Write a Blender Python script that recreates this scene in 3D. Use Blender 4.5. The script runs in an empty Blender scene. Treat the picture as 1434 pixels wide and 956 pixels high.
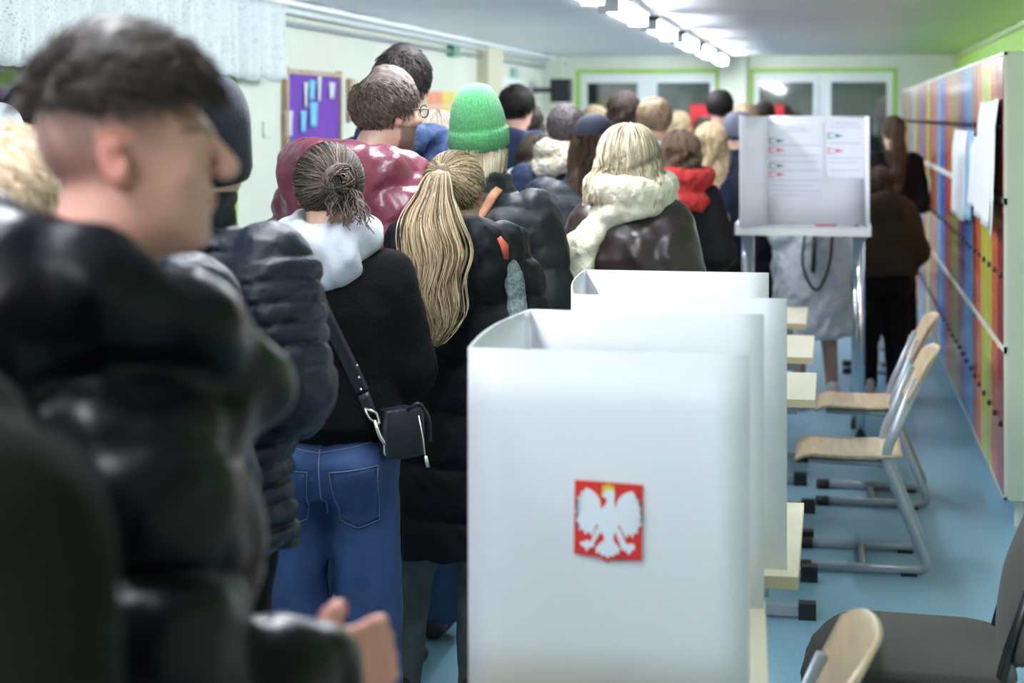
import bpy, bmesh, math, random
import numpy as np
from mathutils import Vector, Matrix
from mathutils.bvhtree import BVHTree
random.seed(7)
rng = np.random.default_rng(11)
SC = bpy.context.scene
COL = SC.collection
PI = math.pi

# ---------------------------------------------------------------- camera geometry (1434 x 956)
FPX, VX, VY, CX, HCAM = 2400.0, 1168.0, 163.0, 717.0, 1.72
TH = math.atan((VX - CX) / FPX)
CT, ST = math.cos(TH), math.sin(TH)

def at(px, s):
    """floor position of something seen at column px at scale s (pixels per metre)"""
    c = FPX / s; l = (px - CX) / s
    return (l * CT - c * ST, c * CT + l * ST)
def hh(py, s): return HCAM - (py - VY) / s
def ray(px, py):
    l = (px - CX) / FPX; u = -(py - VY) / FPX
    return Vector((l * CT - ST, CT + l * ST, u))
def onY(px, py, Y):
    d = ray(px, py); t = Y / d.y; return Vector((d.x * t, Y, HCAM + d.z * t))
def onX(px, py, X):
    d = ray(px, py); t = X / d.x; return Vector((X, d.y * t, HCAM + d.z * t))

# ---------------------------------------------------------------- objects
def link(o, parent=None):
    COL.objects.link(o)
    if parent is not None: o.parent = parent
    return o
def tag(o, label=None, cat=None, group=None, kind=None):
    if label: o['label'] = label
    if cat: o['category'] = cat
    if group: o['group'] = group
    if kind: o['kind'] = kind
    return o
def empty(name, loc=(0, 0, 0), rz=0.0):
    o = bpy.data.objects.new(name, None); o.empty_display_size = .1
    o.location = loc; o.rotation_euler = (0, 0, rz)
    return link(o)
def mk(name, V, F, mat, parent=None, smooth=True, attr=None):
    """one mesh object from vertices and a list/array of faces"""
    me = bpy.data.meshes.new(name)
    V = np.asarray(V, dtype=np.float32).reshape(-1, 3)
    if isinstance(F, np.ndarray):
        n, w = F.shape
        me.vertices.add(len(V)); me.vertices.foreach_set('co', V.ravel())
        me.loops.add(n * w); me.loops.foreach_set('vertex_index', F.astype(np.int32).ravel())
        me.polygons.add(n)
        me.polygons.foreach_set('loop_start', np.arange(0, n * w, w, dtype=np.int32))
        me.polygons.foreach_set('loop_total', np.full(n, w, dtype=np.int32))
        me.update(calc_edges=True); me.validate()
    else:
        me.from_pydata([tuple(v) for v in V], [], F); me.update()
    if smooth: me.polygons.foreach_set('use_smooth', [True] * len(me.polygons))
    if attr is not None:
        a = me.attributes.new('tint', 'FLOAT', 'POINT'); a.data.foreach_set('value', np.asarray(attr, dtype=np.float32))
    mats = mat if isinstance(mat, (list, tuple)) else [mat]
    for m in mats: me.materials.append(m)
    return link(bpy.data.objects.new(name, me), parent)
def bmobj(name, bm, mat, parent=None, smooth=False, bevel=0.0, seg=2):
    if bevel:
        bmesh.ops.bevel(bm, geom=[e for e in bm.edges if e.calc_length() > bevel * 2.2 and e.is_manifold and e.calc_face_angle(0) > .5],
                        offset=bevel, segments=seg, affect='EDGES', profile=.5)
    bmesh.ops.recalc_face_normals(bm, faces=bm.faces)
    me = bpy.data.meshes.new(name); bm.to_mesh(me); bm.free()
    if smooth: me.polygons.foreach_set('use_smooth', [True] * len(me.polygons))
    me.materials.append(mat)
    return link(bpy.data.objects.new(name, me), parent)
def addbox(bm, lo, hi, M=None):
    x0, y0, z0 = lo; x1, y1, z1 = hi
    v = [bm.verts.new((x, y, z)) for z in (z0, z1) for (x, y) in ((x0, y0), (x1, y0), (x1, y1), (x0, y1))]
    for f in ((3, 2, 1, 0), (4, 5, 6, 7), (0, 1, 5, 4), (1, 2, 6, 5), (2, 3, 7, 6), (3, 0, 4, 7)):
        bm.faces.new([v[i] for i in f])
    if M is not None:
        for q in v: q.co = M @ q.co
    return v
def box(name, lo, hi, mat, parent=None, bevel=0.0):
    bm = bmesh.new(); addbox(bm, lo, hi)
    return bmobj(name, bm, mat, parent, bevel=bevel)
def prism(name, pts, depth, mat, parent=None, M=None, bevel=0.0):
    """outline in XZ given thickness along Y"""
    bm = bmesh.new()
    a = [bm.verts.new((x, 0, z)) for x, z in pts]; b = [bm.verts.new((x, depth, z)) for x, z in pts]
    bm.faces.new(a); bm.faces.new(b[::-1]); n = len(pts)
    for i in range(n): bm.faces.new((a[i], b[i], b[(i + 1) % n], a[(i + 1) % n]))
    if M is not None: bm.transform(M)
    bmesh.ops.triangulate(bm, faces=[f for f in bm.faces if len(f.verts) > 4])
    return bmobj(name, bm, mat, parent, bevel=bevel)
def fillet(pts, r=.03, n=5):
    pts = [Vector(p) for p in pts]; out = [pts[0]]
    for i in range(1, len(pts) - 1):
        a, b, c = pts[i - 1], pts[i], pts[i + 1]
        rr = min(r, (a - b).length * .45, (c - b).length * .45)
        p = b + (a - b).normalized() * rr; q = b + (c - b).normalized() * rr
        for k in range(n + 1):
            t = k / n; out.append(p * (1 - t) ** 2 + b * 2 * t * (1 - t) + q * t * t)
    out.append(pts[-1]); return out
def tube_data(pts, rad, n=10, flat=1.0, up=None):
    pts = np.array([tuple(p) for p in pts], float); T = len(pts)
    tan = np.gradient(pts, axis=0); tan /= np.linalg.norm(tan, axis=1)[:, None] + 1e-9
    ref = np.array(up if up is not None else (0, 0, 1.0) if abs(tan[0][2]) < .9 else (1.0, 0, 0), float)
    rad = np.broadcast_to(np.asarray(rad, float), (T,))
    V = []; N = np.cross(tan[0], ref); N /= np.linalg.norm(N) + 1e-9
    for i in range(T):
        N = N - tan[i] * N.dot(tan[i]); N /= np.linalg.norm(N) + 1e-9
        B = np.cross(tan[i], N)
        a = np.arange(n) * 2 * PI / n
        V.append(pts[i] + rad[i] * (np.cos(a)[:, None] * N + flat * np.sin(a)[:, None] * B))
    V = np.concatenate(V); F = []
    for i in range(T - 1):
        for j in range(n):
            F.append((i * n + j, i * n + (j + 1) % n, (i + 1) * n + (j + 1) % n, (i + 1) * n + j))
    F.append(tuple(range(n))[::-1]); F.append(tuple((T - 1) * n + j for j in range(n)))
    return V, F
def tube(name, pts, rad, mat, parent=None, n=10, flat=1.0, up=None):
    V, F = tube_data(pts, rad, n, flat, up); return mk(name, V, F, mat, parent)
def tubes(name, lst, mat, parent=None):
    Vs = []; Fs = []; o = 0
    for (pts, rad, n, flat) in lst:
        V, F = tube_data(pts, rad, n, flat); Vs.append(V); Fs += [tuple(i + o for i in f) for f in F]; o += len(V)
    return mk(name, np.concatenate(Vs), Fs, mat, parent)
def sheet(name, fn, nu, nv, mat, parent=None, thick=0.002):
    """surface fn(u,v)->xyz with thickness"""
    U = [[Vector(fn(i / nu, j / nv)) for j in range(nv + 1)] for i in range(nu + 1)]
    V = []; F = []
    nrm = [[None] * (nv + 1) for _ in range(nu + 1)]
    for i in range(nu + 1):
        for j in range(nv + 1):
            a = U[min(i + 1, nu)][j] - U[max(i - 1, 0)][j]; b = U[i][min(j + 1, nv)] - U[i][max(j - 1, 0)]
            nrm[i][j] = a.cross(b).normalized()
    for sgn in (1, -1):
        for i in range(nu + 1):
            for j in range(nv + 1): V.append(U[i][j] + nrm[i][j] * thick * .5 * sgn)
    W = nv + 1; K = (nu + 1) * W
    for i in range(nu):
        for j in range(nv):
            q = (i * W + j, (i + 1) * W + j, (i + 1) * W + j + 1, i * W + j + 1)
            F.append(q); F.append(tuple(K + k for k in q[::-1]))
    for i in range(nu):
        for j in (0, nv): F.append((i * W + j, (i + 1) * W + j, K + (i + 1) * W + j, K + i * W + j))
    for j in range(nv):
        for i in (0, nu): F.append((i * W + j, i * W + j + 1, K + i * W + j + 1, K + i * W + j))
    o = mk(name, np.array([tuple(v) for v in V]), F, mat, parent)
    bm = bmesh.new(); bm.from_mesh(o.data); bmesh.ops.recalc_face_normals(bm, faces=bm.faces); bm.to_mesh(o.data); bm.free()
    return o

# ---------------------------------------------------------------- materials
MATS = {}
def mat(name, col, rough=.6, bump=0.0, bscale=40.0, var=0.0, vscale=6.0, metal=0.0, sheen=0.0, spec=.5, coat=0.0,
        sss=0.0, trans=0.0, stretch=None, detail=3.0, col2=None, emis=0.0):
    if name in MATS: return MATS[name]
    m = bpy.data.materials.new(name); m.use_nodes = True; nt = m.node_tree; N = nt.nodes; L = nt.links
    b = N['Principled BSDF']
    b.inputs['Base Color'].default_value = (*col, 1); b.inputs['Roughness'].default_value = rough
    b.inputs['Metallic'].default_value = metal; b.inputs['Specular IOR Level'].default_value = spec
    b.inputs['Sheen Weight'].default_value = sheen; b.inputs['Coat Weight'].default_value = coat
    if sss: b.inputs['Subsurface Weight'].default_value = sss; b.inputs['Subsurface Scale'].default_value = .01; b.inputs['Subsurface Radius'].default_value = (1, .35, .2)
    if emis: b.inputs['Emission Color'].default_value = (*col, 1); b.inputs['Emission Strength'].default_value = emis
    tc = N.new('ShaderNodeTexCoord'); mp = N.new('ShaderNodeMapping'); L.new(tc.outputs['Object'], mp.inputs[0])
    if stretch: mp.inputs['Scale'].default_value = stretch
    if var:
        n = N.new('ShaderNodeTexNoise'); n.inputs['Scale'].default_value = vscale; n.inputs['Detail'].default_value = detail
        L.new(mp.outputs[0], n.inputs[0]); mx = N.new('ShaderNodeMix'); mx.data_type = 'RGBA'
        c2 = col2 if col2 else tuple(max(0, c * (1 - var)) for c in col)
        mx.inputs[6].default_value = (*col, 1); mx.inputs[7].default_value = (*c2, 1)
        r = N.new('ShaderNodeMapRange'); r.inputs[1].default_value = .35; r.inputs[2].default_value = .65
        L.new(n.outputs[0], r.inputs[0]); L.new(r.outputs[0], mx.inputs[0]); L.new(mx.outputs[2], b.inputs['Base Color'])
    if bump:
        n = N.new('ShaderNodeTexNoise'); n.inputs['Scale'].default_value = bscale; n.inputs['Detail'].default_value = detail
        L.new(mp.outputs[0], n.inputs[0]); bp = N.new('ShaderNodeBump'); bp.inputs['Strength'].default_value = bump
        bp.inputs['Distance'].default_value = .02 if bscale < 80 else .004
        L.new(n.outputs[0], bp.inputs['Height']); L.new(bp.outputs[0], b.inputs['Normal'])
    if trans:
        out = N['Material Output']; tl = N.new('ShaderNodeBsdfTranslucent'); tl.inputs[0].default_value = (*col, 1)
        ms = N.new('ShaderNodeMixShader'); ms.inputs[0].default_value = trans
        L.new(b.outputs[0], ms.inputs[1]); L.new(tl.outputs[0], ms.inputs[2]); L.new(ms.outputs[0], out.inputs[0])
    MATS[name] = m; return m
def hairmat(name, dark, light, rough=.52, spec=.4):
    if name in MATS: return MATS[name]
    m = bpy.data.materials.new(name); m.use_nodes = True; nt = m.node_tree; N = nt.nodes; L = nt.links
    b = N['Principled BSDF']; b.inputs['Roughness'].default_value = rough; b.inputs['Specular IOR Level'].default_value = spec
    nn = N.new('ShaderNodeTexNoise'); nn.inputs['Scale'].default_value = 160; bq = N.new('ShaderNodeBump'); bq.inputs['Strength'].default_value = .5; bq.inputs['Distance'].default_value = .004; L.new(nn.outputs[0], bq.inputs['Height']); L.new(bq.outputs[0], b.inputs['Normal'])
    a = N.new('ShaderNodeAttribute'); a.attribute_name = 'tint'
    mx = N.new('ShaderNodeMix'); mx.data_type = 'RGBA'; mx.inputs[6].default_value = (*dark, 1); mx.inputs[7].default_value = (*light, 1)
    L.new(a.outputs['Fac'], mx.inputs[0]); L.new(mx.outputs[2], b.inputs['Base Color'])
    MATS[name] = m; return m
def skinmat(name, col, stub):
    """skin; the tint attribute mixes in clipped hair stubble, lips and cheeks keep a blush"""
    if name in MATS: return MATS[name]
    m = bpy.data.materials.new(name); m.use_nodes = True; nt = m.node_tree; N = nt.nodes; L = nt.links
    b = N['Principled BSDF']; b.inputs['Roughness'].default_value = .5
    b.inputs['Subsurface Weight'].default_value = .04; b.inputs['Subsurface Scale'].default_value = .008; b.inputs['Subsurface Radius'].default_value = (1, .35, .2)
    a = N.new('ShaderNodeAttribute'); a.attribute_name = 'tint'
    cr = N.new('ShaderNodeValToRGB'); e = cr.color_ramp
    e.elements[0].position = 0; e.elements[0].color = (col[0] * .85, col[1] * .42, col[2] * .38, 1)
    e.elements[1].position = 1; e.elements[1].color = (*stub, 1)
    x = e.elements.new(.5); x.color = (*col, 1)
    L.new(a.outputs['Fac'], cr.inputs[0]); L.new(cr.outputs[0], b.inputs['Base Color'])
    n = N.new('ShaderNodeTexNoise'); n.inputs['Scale'].default_value = 220; bp = N.new('ShaderNodeBump'); bp.inputs['Strength'].default_value = .15; bp.inputs['Distance'].default_value = .002
    L.new(n.outputs[0], bp.inputs['Height']); L.new(bp.outputs[0], b.inputs['Normal'])
    MATS[name] = m; return m

# ---------------------------------------------------------------- sculpting volume
def smin(a, b, k):
    if k <= 0: return np.minimum(a, b)
    h = np.maximum(k - np.abs(a - b), 0) / k
    return np.minimum(a, b) - h * h * k * .25
def nz(x, y, z, s=1.0, p=0.0):
    x = x * s; y = y * s; z = z * s
    return (np.sin(x * 1.7 + 1.9 * np.sin(z * 1.1 + p) + p) * np.sin(y * 2.1 + 1.3 * np.sin(x * .9 + 2 * p))
            + .6 * np.sin(z * 2.9 + 2.2 * np.sin(x * 1.3 - y + p)) * np.cos(y * 1.2 + x * 2.3))
class Vol:
    def __init__(s, lo, hi, h):
        s.lo = np.array(lo, float); s.h = h
        s.n = np.ceil((np.array(hi, float) - s.lo) / h).astype(int) + 1
        s.ax = [(s.lo[i] + np.arange(s.n[i]) * h).astype(np.float32) for i in range(3)]
        s.F = np.full(s.n, 1.0, np.float32)
    def sl(s, lo, hi):
        a = [max(0, int((lo[i] - s.lo[i]) / s.h)) for i in range(3)]
        b = [min(s.n[i], int((hi[i] - s.lo[i]) / s.h) + 2) for i in range(3)]
        if any(b[i] <= a[i] for i in range(3)): return None
        return tuple(slice(a[i], b[i]) for i in range(3))
    def app(s, fn, lo, hi, k=.02, sub=False):
        pad = .03 + k
        q = s.sl([v - pad for v in lo], [v + pad for v in hi])
        if q is None: return
        X = s.ax[0][q[0]][:, None, None]; Y = s.ax[1][q[1]][None, :, None]; Z = s.ax[2][q[2]][None, None, :]
        d = fn(X, Y, Z).astype(np.float32)
        if sub: s.F[q] = -smin(-s.F[q], d, k)
        else: s.F[q] = smin(s.F[q], d, k)
    def cone(s, a, b, ra, rb, k=.02, disp=None, sub=False):
        a = np.array(a, float); b = np.array(b, float); ba = b - a; L2 = max(ba.dot(ba), 1e-9); L = math.sqrt(L2); m = max(ra, rb) + .01
        def fn(X, Y, Z):
            t = np.clip(((X - a[0]) * ba[0] + (Y - a[1]) * ba[1] + (Z - a[2]) * ba[2]) / L2, 0, 1)
            d = np.sqrt((X - a[0] - t * ba[0]) ** 2 + (Y - a[1] - t * ba[1]) ** 2 + (Z - a[2] - t * ba[2]) ** 2) - (ra + (rb - ra) * t)
            if disp is not None: d = d - disp(t * L, X, Y, Z)
            return d
        s.app(fn, np.minimum(a, b) - m, np.maximum(a, b) + m, k, sub)
    def ell(s, c, r, R=None, k=.02, sub=False, disp=None):
        c = np.array(c, float); r = np.array(r, float); m = r.max() if R is not None else r
        def fn(X, Y, Z):
            x, y, z = X - c[0], Y - c[1], Z - c[2]
            if R is not None:
                x, y, z = (R[0][0] * x + R[1][0] * y + R[2][0] * z, R[0][1] * x + R[1][1] * y + R[2][1] * z, R[0][2] * x + R[1][2] * y + R[2][2] * z)
            k0 = np.sqrt((x / r[0]) ** 2 + (y / r[1]) ** 2 + (z / r[2]) ** 2)
            k1 = np.sqrt((x / r[0] ** 2) ** 2 + (y / r[1] ** 2) ** 2 + (z / r[2] ** 2) ** 2) + 1e-6
            d = k0 * (k0 - 1) / k1
            if disp is not None: d = d - disp(X, Y, Z)
            return d
        s.app(fn, c - m, c + m, k, sub)
    def loft(s, rings, k=.02, n=2.3, disp=None, sub=False, hollow=0):
        """rings: (z, rx, ry, cx, cy)"""
        R = sorted(rings); z = np.array([q[0] for q in R]); A = np.array([q[1:] for q in R])
        def fn(X, Y, Z):
            zz = np.asarray(Z).ravel()
            v = [np.interp(zz, z, A[:, i])[None, None, :] for i in range(4)]
            rx, ry, cx, cy = v
            q = (np.abs((X - cx) / rx) ** n + np.abs((Y - cy) / ry) ** n) ** (1 / n)
            d = (q - 1) * np.minimum(rx, ry)
            if disp is not None: d = d - disp(X, Y, Z)
            cap = np.maximum(Z - z[-1], z[0] - Z)
            return np.maximum(d, cap) if k == 0 else -smin(-d, -(cap + 0 * d), .02)
        lo = (min(A[:, 2] - A[:, 0]), min(A[:, 3] - A[:, 1]), z[0]); hi = (max(A[:, 2] + A[:, 0]), max(A[:, 3] + A[:, 1]), z[-1])
        s.app(fn, lo, hi, k, sub)
    def warp(s, amp, scale, ph=0.0):
        X = s.ax[0][:, None, None]; Y = s.ax[1][None, :, None]; Z = s.ax[2][None, None, :]
        s.F -= (amp * nz(X, Y, Z, scale, ph)).astype(np.float32)
    def mesh(s):
        F = s.F; I = F < 0; n = s.n
        c = sum(I[i:n[0] - 1 + i, j:n[1] - 1 + j, k:n[2] - 1 + k].astype(np.int8) for i in (0, 1) for j in (0, 1) for k in (0, 1))
        act = np.argwhere((c > 0) & (c < 8))
        idx = np.full((n[0] - 1, n[1] - 1, n[2] - 1), -1, np.int64); idx[tuple(act.T)] = np.arange(len(act))
        cor = [(i, j, k) for i in (0, 1) for j in (0, 1) for k in (0, 1)]
        val = np.stack([F[act[:, 0] + i, act[:, 1] + j, act[:, 2] + k] for i, j, k in cor], 1)
        P = np.zeros((len(act), 3)); W = np.zeros(len(act)); cr = np.array(cor, float)
        for a in range(8):
            for b in range(a + 1, 8):
                if abs(cr[a] - cr[b]).sum() != 1: continue
                m = (val[:, a] < 0) != (val[:, b] < 0)
                t = np.where(m, val[:, a] / (val[:, a] - val[:, b] + 1e-12), 0)
                P += m[:, None] * (cr[a] + (cr[b] - cr[a]) * t[:, None]); W += m
        V = s.lo + (act + P / W[:, None]) * s.h
        Q = []
        for ax in range(3):
            u, v = [(1, 2), (2, 0), (0, 1)][ax]
            sl0 = [slice(None)] * 3; sl1 = [slice(None)] * 3; sl0[ax] = slice(0, n[ax] - 1); sl1[ax] = slice(1, n[ax])
            a = I[tuple(sl0)]; b = I[tuple(sl1)]
            for flip in (0, 1):
                e = np.argwhere((a & ~b) if not flip else (~a & b))
                ok = (e[:, u] > 0) & (e[:, v] > 0) & (e[:, u] < n[u] - 1) & (e[:, v] < n[v] - 1); e = e[ok]
                if not len(e): continue
                def cell(du, dv):
                    q = e.copy(); q[:, u] -= du; q[:, v] -= dv; return idx[tuple(q.T)]
                f = np.stack([cell(1, 1), cell(0, 1), cell(0, 0), cell(1, 0)], 1)
                Q.append(f if not flip else f[:, ::-1])
        Q = np.concatenate(Q); Q = Q[(Q >= 0).all(1)]
        return V, Q

def strands(P, rad, tint, sides=3):
    """P (N,T,3), rad (T,) or (N,T) -> verts, quads, attr"""
    N, T, _ = P.shape
    tan = np.gradient(P, axis=1); tan /= np.linalg.norm(tan, axis=2)[..., None] + 1e-9
    ref = np.array([.31, .22, .92]); A = np.cross(tan, ref); A /= np.linalg.norm(A, axis=2)[..., None] + 1e-9
    B = np.cross(tan, A); r = np.broadcast_to(rad, (N, T))[..., None]
    V = np.stack([P + r * (math.cos(2 * PI * i / sides) * A + math.sin(2 * PI * i / sides) * B) for i in range(sides)], 2)
    base = (np.arange(N)[:, None, None] * T + np.arange(T - 1)[None, :, None]) * sides
    i = np.arange(sides)[None, None, :]; j = (i + 1) % sides
    Q = np.stack([base + i, base + j, base + sides + j, base + sides + i], -1).reshape(-1, 4)
    at_ = np.repeat(tint, T * sides)
    return V.reshape(-1, 3), Q, at_
def merge(parts):
    V = []; Q = []; A = []; o = 0
    for v, q, a in parts:
        V.append(v); Q.append(q + o); A.append(np.broadcast_to(a, (len(v),))); o += len(v)
    return np.concatenate(V), np.concatenate(Q), np.concatenate(A)
def unit(v): return v / (np.linalg.norm(v, axis=-1, keepdims=True) + 1e-9)
LAMP = 24.0; EXPO = 1.42
# ================================================================ people
C0 = np.array([0, -.012, .035]); R0 = np.array([.078, .097, .087])
def rotm(yaw=0, pitch=0, roll=0):
    return np.array(Matrix.Rotation(yaw, 3, 'Z') @ Matrix.Rotation(pitch, 3, 'X') @ Matrix.Rotation(roll, 3, 'Y'))
def hairline(x, y): return np.where(y > 0, -.012 + .95 * (y - .0) + .0, -.004 + .45 * y) + .35 * np.maximum(np.abs(x) - .055, 0)

def head_sdf(v, HC, R, s=1.0, ears=True, beard=0):
    p = lambda q: HC + R @ (np.array(q, float) * s)
    E = lambda c, r, k=.015, sub=False, RR=None: v.ell(p(c), np.array(r) * s, R if RR is None else R @ RR, k, sub)
    E((0, -.012, .035), (.075, .094, .083), .01)
    E((0, .028, -.02), (.060, .064, .085), .03)
    E((0, .022, -.068), (.054, .058, .040), .03)
    E((0, .068, -.098), (.020, .018, .016), .03)
    v.cone(p((-.032, .078, .030)), p((.032, .078, .030)), .011 * s, .011 * s, .02)
    for e in (-1, 1):
        E((e * .031, .097, .012), (.017, .014, .012), .012, True)
        E((e * .031, .076, .011), (.0135, .013, .012), .004)
        v.cone(p((e * .020, .0895, .021)), p((e * .043, .080, .020)), .0035 * s, .003 * s, .006)
        E((e * .042, .066, -.018), (.020, .018, .020), .02)
        E((e * .011, .106, -.024), (.009, .010, .007), .008)
        if ears:
            RR = rotm(e * -.45, -.12, e * .12)
            E((e * .080, -.012, -.002), (.007, .019, .031), .006, False, RR)
            E((e * .088, -.008, .002), (.0055, .010, .017), .006, True, RR)
            E((e * .075, -.004, -.025), (.006, .009, .010), .008)
    v.cone(p((0, .090, .024)), p((0, .118, -.016)), .0085 * s, .0105 * s, .012)
    E((0, .112, -.024), (.010, .010, .008), .01)
    E((0, .090, -.048), (.022, .011, .006), .008)
    E((0, .088, -.060), (.019, .011, .007), .008)

def hand_sdf(v, w, fdir, nrm, s=1.0, curl=.6, side=1):
    """palm from wrist w along fdir; nrm = palm normal (fingers curl towards it); side: thumb side"""
    f = unit(np.array(fdir, float)); n = np.array(nrm, float); n = unit(n - f * f.dot(n)); t = np.cross(f, n) * side
    P = lambda a, b, c: w + (f * a + t * b + n * c) * s
    v.cone(P(-.02, 0, 0), P(.03, 0, 0), .026 * s, .024 * s, .02)
    for i, (b, L) in enumerate(((.029, .070), (.010, .079), (-.010, .073), (-.028, .058))):
        v.cone(P(.015, b * .7, 0), P(.085, b, 0), .013 * s, .0105 * s, .012)
        a0 = P(.085, b, 0); ang = 0; cur = a0
        for j, q in enumerate((.42, .33, .25)):
            ang += curl * (1.0 if j else .8)
            nx = cur + (f * math.cos(ang) + n * math.sin(ang)) * L * q * s
            v.cone(cur, nx, (.0098 - j * .001) * s, (.009 - j * .001) * s, .005); cur = nx
    a = P(.015, .026, .004); b = P(.045, .052, .016); c = P(.072, .056, .032); d = P(.088, .050, .046)
    v.cone(a, b, .015 * s, .012 * s, .012); v.cone(b, c, .0115 * s, .010 * s, .006); v.cone(c, d, .010 * s, .008 * s, .006)

# ---- hair generators, all in head space; return verts, quads, tint
def hv(vol, noise=.35, base=.25):
    V, Q = vol.mesh(); return V, Q, np.clip(base + noise * .3 * nz(V[:, 0], V[:, 1], V[:, 2], 60), 0, 1)
def hair_short(n=900, L=.03, vol=.012, lift=.3, rad=.0016, res=.006, crown=(0, -.6, .8), line=None, topvol=0.0, jit=.35, side=1.0, tmean=.35, seed=1, bald=None, wv=.0):
    g = np.random.default_rng(seed); line = line or hairline
    v = Vol((-.13, -.15, -.12), (.13, .14, .2), res)
    v.ell(C0, R0 + vol * np.array([side, 1, 1]))
    if topvol: v.ell(C0 + np.array([0, .01, .03]), R0 * np.array([.92, .95, 1]) + topvol, k=.03)
    v.app(lambda X, Y, Z: (Z - line(X, Y)) + 0 * X * Y, (-.13, -.15, -.12), (.13, .14, .2), .012, True)
    v.warp(.0016, 70); v.warp(wv, 30, seed)
    if bald: v.ell(bald[0], bald[1], k=.01, sub=True)
    V, Q, T = hv(v)
    d = unit(g.normal(size=(n * 4, 3))); p = C0 + R0 * d
    m = (p[:, 2] > line(p[:, 0], p[:, 1]) + .004)
    if bald:
        q = (p - np.array(bald[0])) / (np.array(bald[1]) * 1.25); m &= (q ** 2).sum(1) > g.uniform(.5, 1.2, len(q))
    d = d[m][:n]; n = len(d)
    k = unit(np.array(crown, float)); t = unit(d * (d @ k)[:, None] - k + g.normal(size=d.shape) * jit)
    T_ = 6; u = np.linspace(0, 1, T_); ln = L * g.uniform(.6, 1.2, n)
    dd = unit(d[:, None] + t[:, None] * (u[None, :, None] * ln[:, None, None] / .09))
    hgt = (vol + .001 + topvol * np.clip(d[:, 2:3] * 1.3, 0, 1)) + lift * ln[:, None] * u[None, :] ** .8 * g.uniform(.3, 1, n)[:, None]
    P = C0 + dd * (R0 + hgt[..., None] * 1.0)
    S = strands(P, rad * np.array([1, 1, .9, .8, .6, .2]), np.clip(g.normal(tmean, .25, n), 0, 1))
    return merge([(V, Q, T), S])
def hair_fall(n=500, zend=-.3, width=1.25, back=-.10, opening=2.15, wave=.008, rad=.0022, vol=.014, res=.009, tmean=.4, tvar=.25, part=.0, seed=2, bottomy=None, thick=.035, cap=False):
    g = np.random.default_rng(seed)
    v = Vol((-.2, -.22, zend - .05), (.2, .14, .17), res)
    v.ell(C0, R0 + vol)
    v.app(lambda X, Y, Z: (Z - np.where(Y > -.01, .0 + 1.0 * (Y - .01), -1) + 0 * X), (-.2, -.2, -.15), (.2, .14, .2), .01, True)
    w0 = .085
    v.loft([(.03, w0, .06, 0, -.04), (-.06, w0 * 1.0, .05, 0, -.05), (-.14, w0 * (1 + width) / 2, thick * 1.2, 0, back), (zend + .03, w0 * width * .85, thick, 0, back - .02), (zend, w0 * width * .6, thick * .5, 0, back - .02)], k=.03)
    v.warp(.003, 45)
    base = hv(v)
    a = g.uniform(-opening, opening, n); T = 22; u = np.linspace(0, 1, T)
    th0 = g.uniform(.05, 1.3, n)
    z1 = C0[2] * np.ones(n); ze = zend + g.uniform(-.03, .03, n)
    P = np.zeros((n, T, 3)); f = .38
    for j, t in enumerate(u):
        th = th0 + (PI / 2 - th0) * min(1, t / f)
        dx = np.sin(a) * np.sin(th); dy = -np.cos(a) * np.sin(th); dz = np.cos(th)
        q = C0 + np.stack([dx, dy, dz], 1) * (R0 + vol + .002)
        if t > f:
            s = (t - f) / (1 - f); sm = s * s * (3 - 2 * s)
            q[:, 2] = z1 + (ze - z1) * s
            q[:, 0] *= 1 + (width - 1) * sm - .25 * np.clip(s - .8, 0, 1)
            yb = back - thick - .012 - .05 * np.cos(a) * 0
            q[:, 1] = q[:, 1] * (1 - sm) + sm * np.where(np.cos(a) > -.2, yb + .03 * (1 - np.cos(a)), q[:, 1])
            q[:, 0] += wave * np.sin(s * 14 + a * 3); q[:, 1] += wave * .7 * np.cos(s * 12 + a * 5)
        P[:, j] = q
    P += g.normal(size=(n, 1, 3)) * .003
    S = strands(P, rad * np.linspace(1, .5, T), np.clip(g.normal(tmean, tvar, n), 0, 1))
    return merge([base, S])
def scalp_to(tie, n, rad, tm, tv, g, off=.008, opening=2.6, low=-.055, wob=.06):
    K = unit(np.array(tie, float)); d = unit(g.normal(size=(n * 6, 3))); p = C0 + R0 * d
    m = (p[:, 2] > np.where(p[:, 1] > .0, .0 + .95 * p[:, 1], low * 1.0 - .15 * p[:, 1] * 0)) & (d @ K < .985)
    d = d[m][:n]; n = len(d); T = 12; u = np.linspace(0, 1, T)
    om = np.arccos(np.clip(d @ K, -.98, .999))[:, None]; side = g.normal(size=(n, 3)) * wob
    dd = (np.sin((1 - u) * om)[..., None] * d[:, None] + np.sin(u * om)[..., None] * K) / np.sin(om)[..., None]
    dd = unit(dd + np.sin(u * PI)[None, :, None] * side[:, None])
    P = C0 + dd * (R0 + off + g.uniform(0, .005, n)[:, None, None])
    return strands(P, rad * np.linspace(1, .8, T), np.clip(g.normal(tm, tv, n), 0, 1))
def cap_base(res, off=.008, low=-.055, slope=.95):
    v = Vol((-.13, -.15, -.12), (.13, .14, .2), res); v.ell(C0, R0 + off)
    v.app(lambda X, Y, Z: Z - np.where(Y > 0, slope * Y, low * np.clip(-Y / .03, 0, 1)) + 0 * X, (-.13, -.15, -.12), (.13, .14, .2), .012, True)
    v.warp(.001, 80); return v
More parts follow.
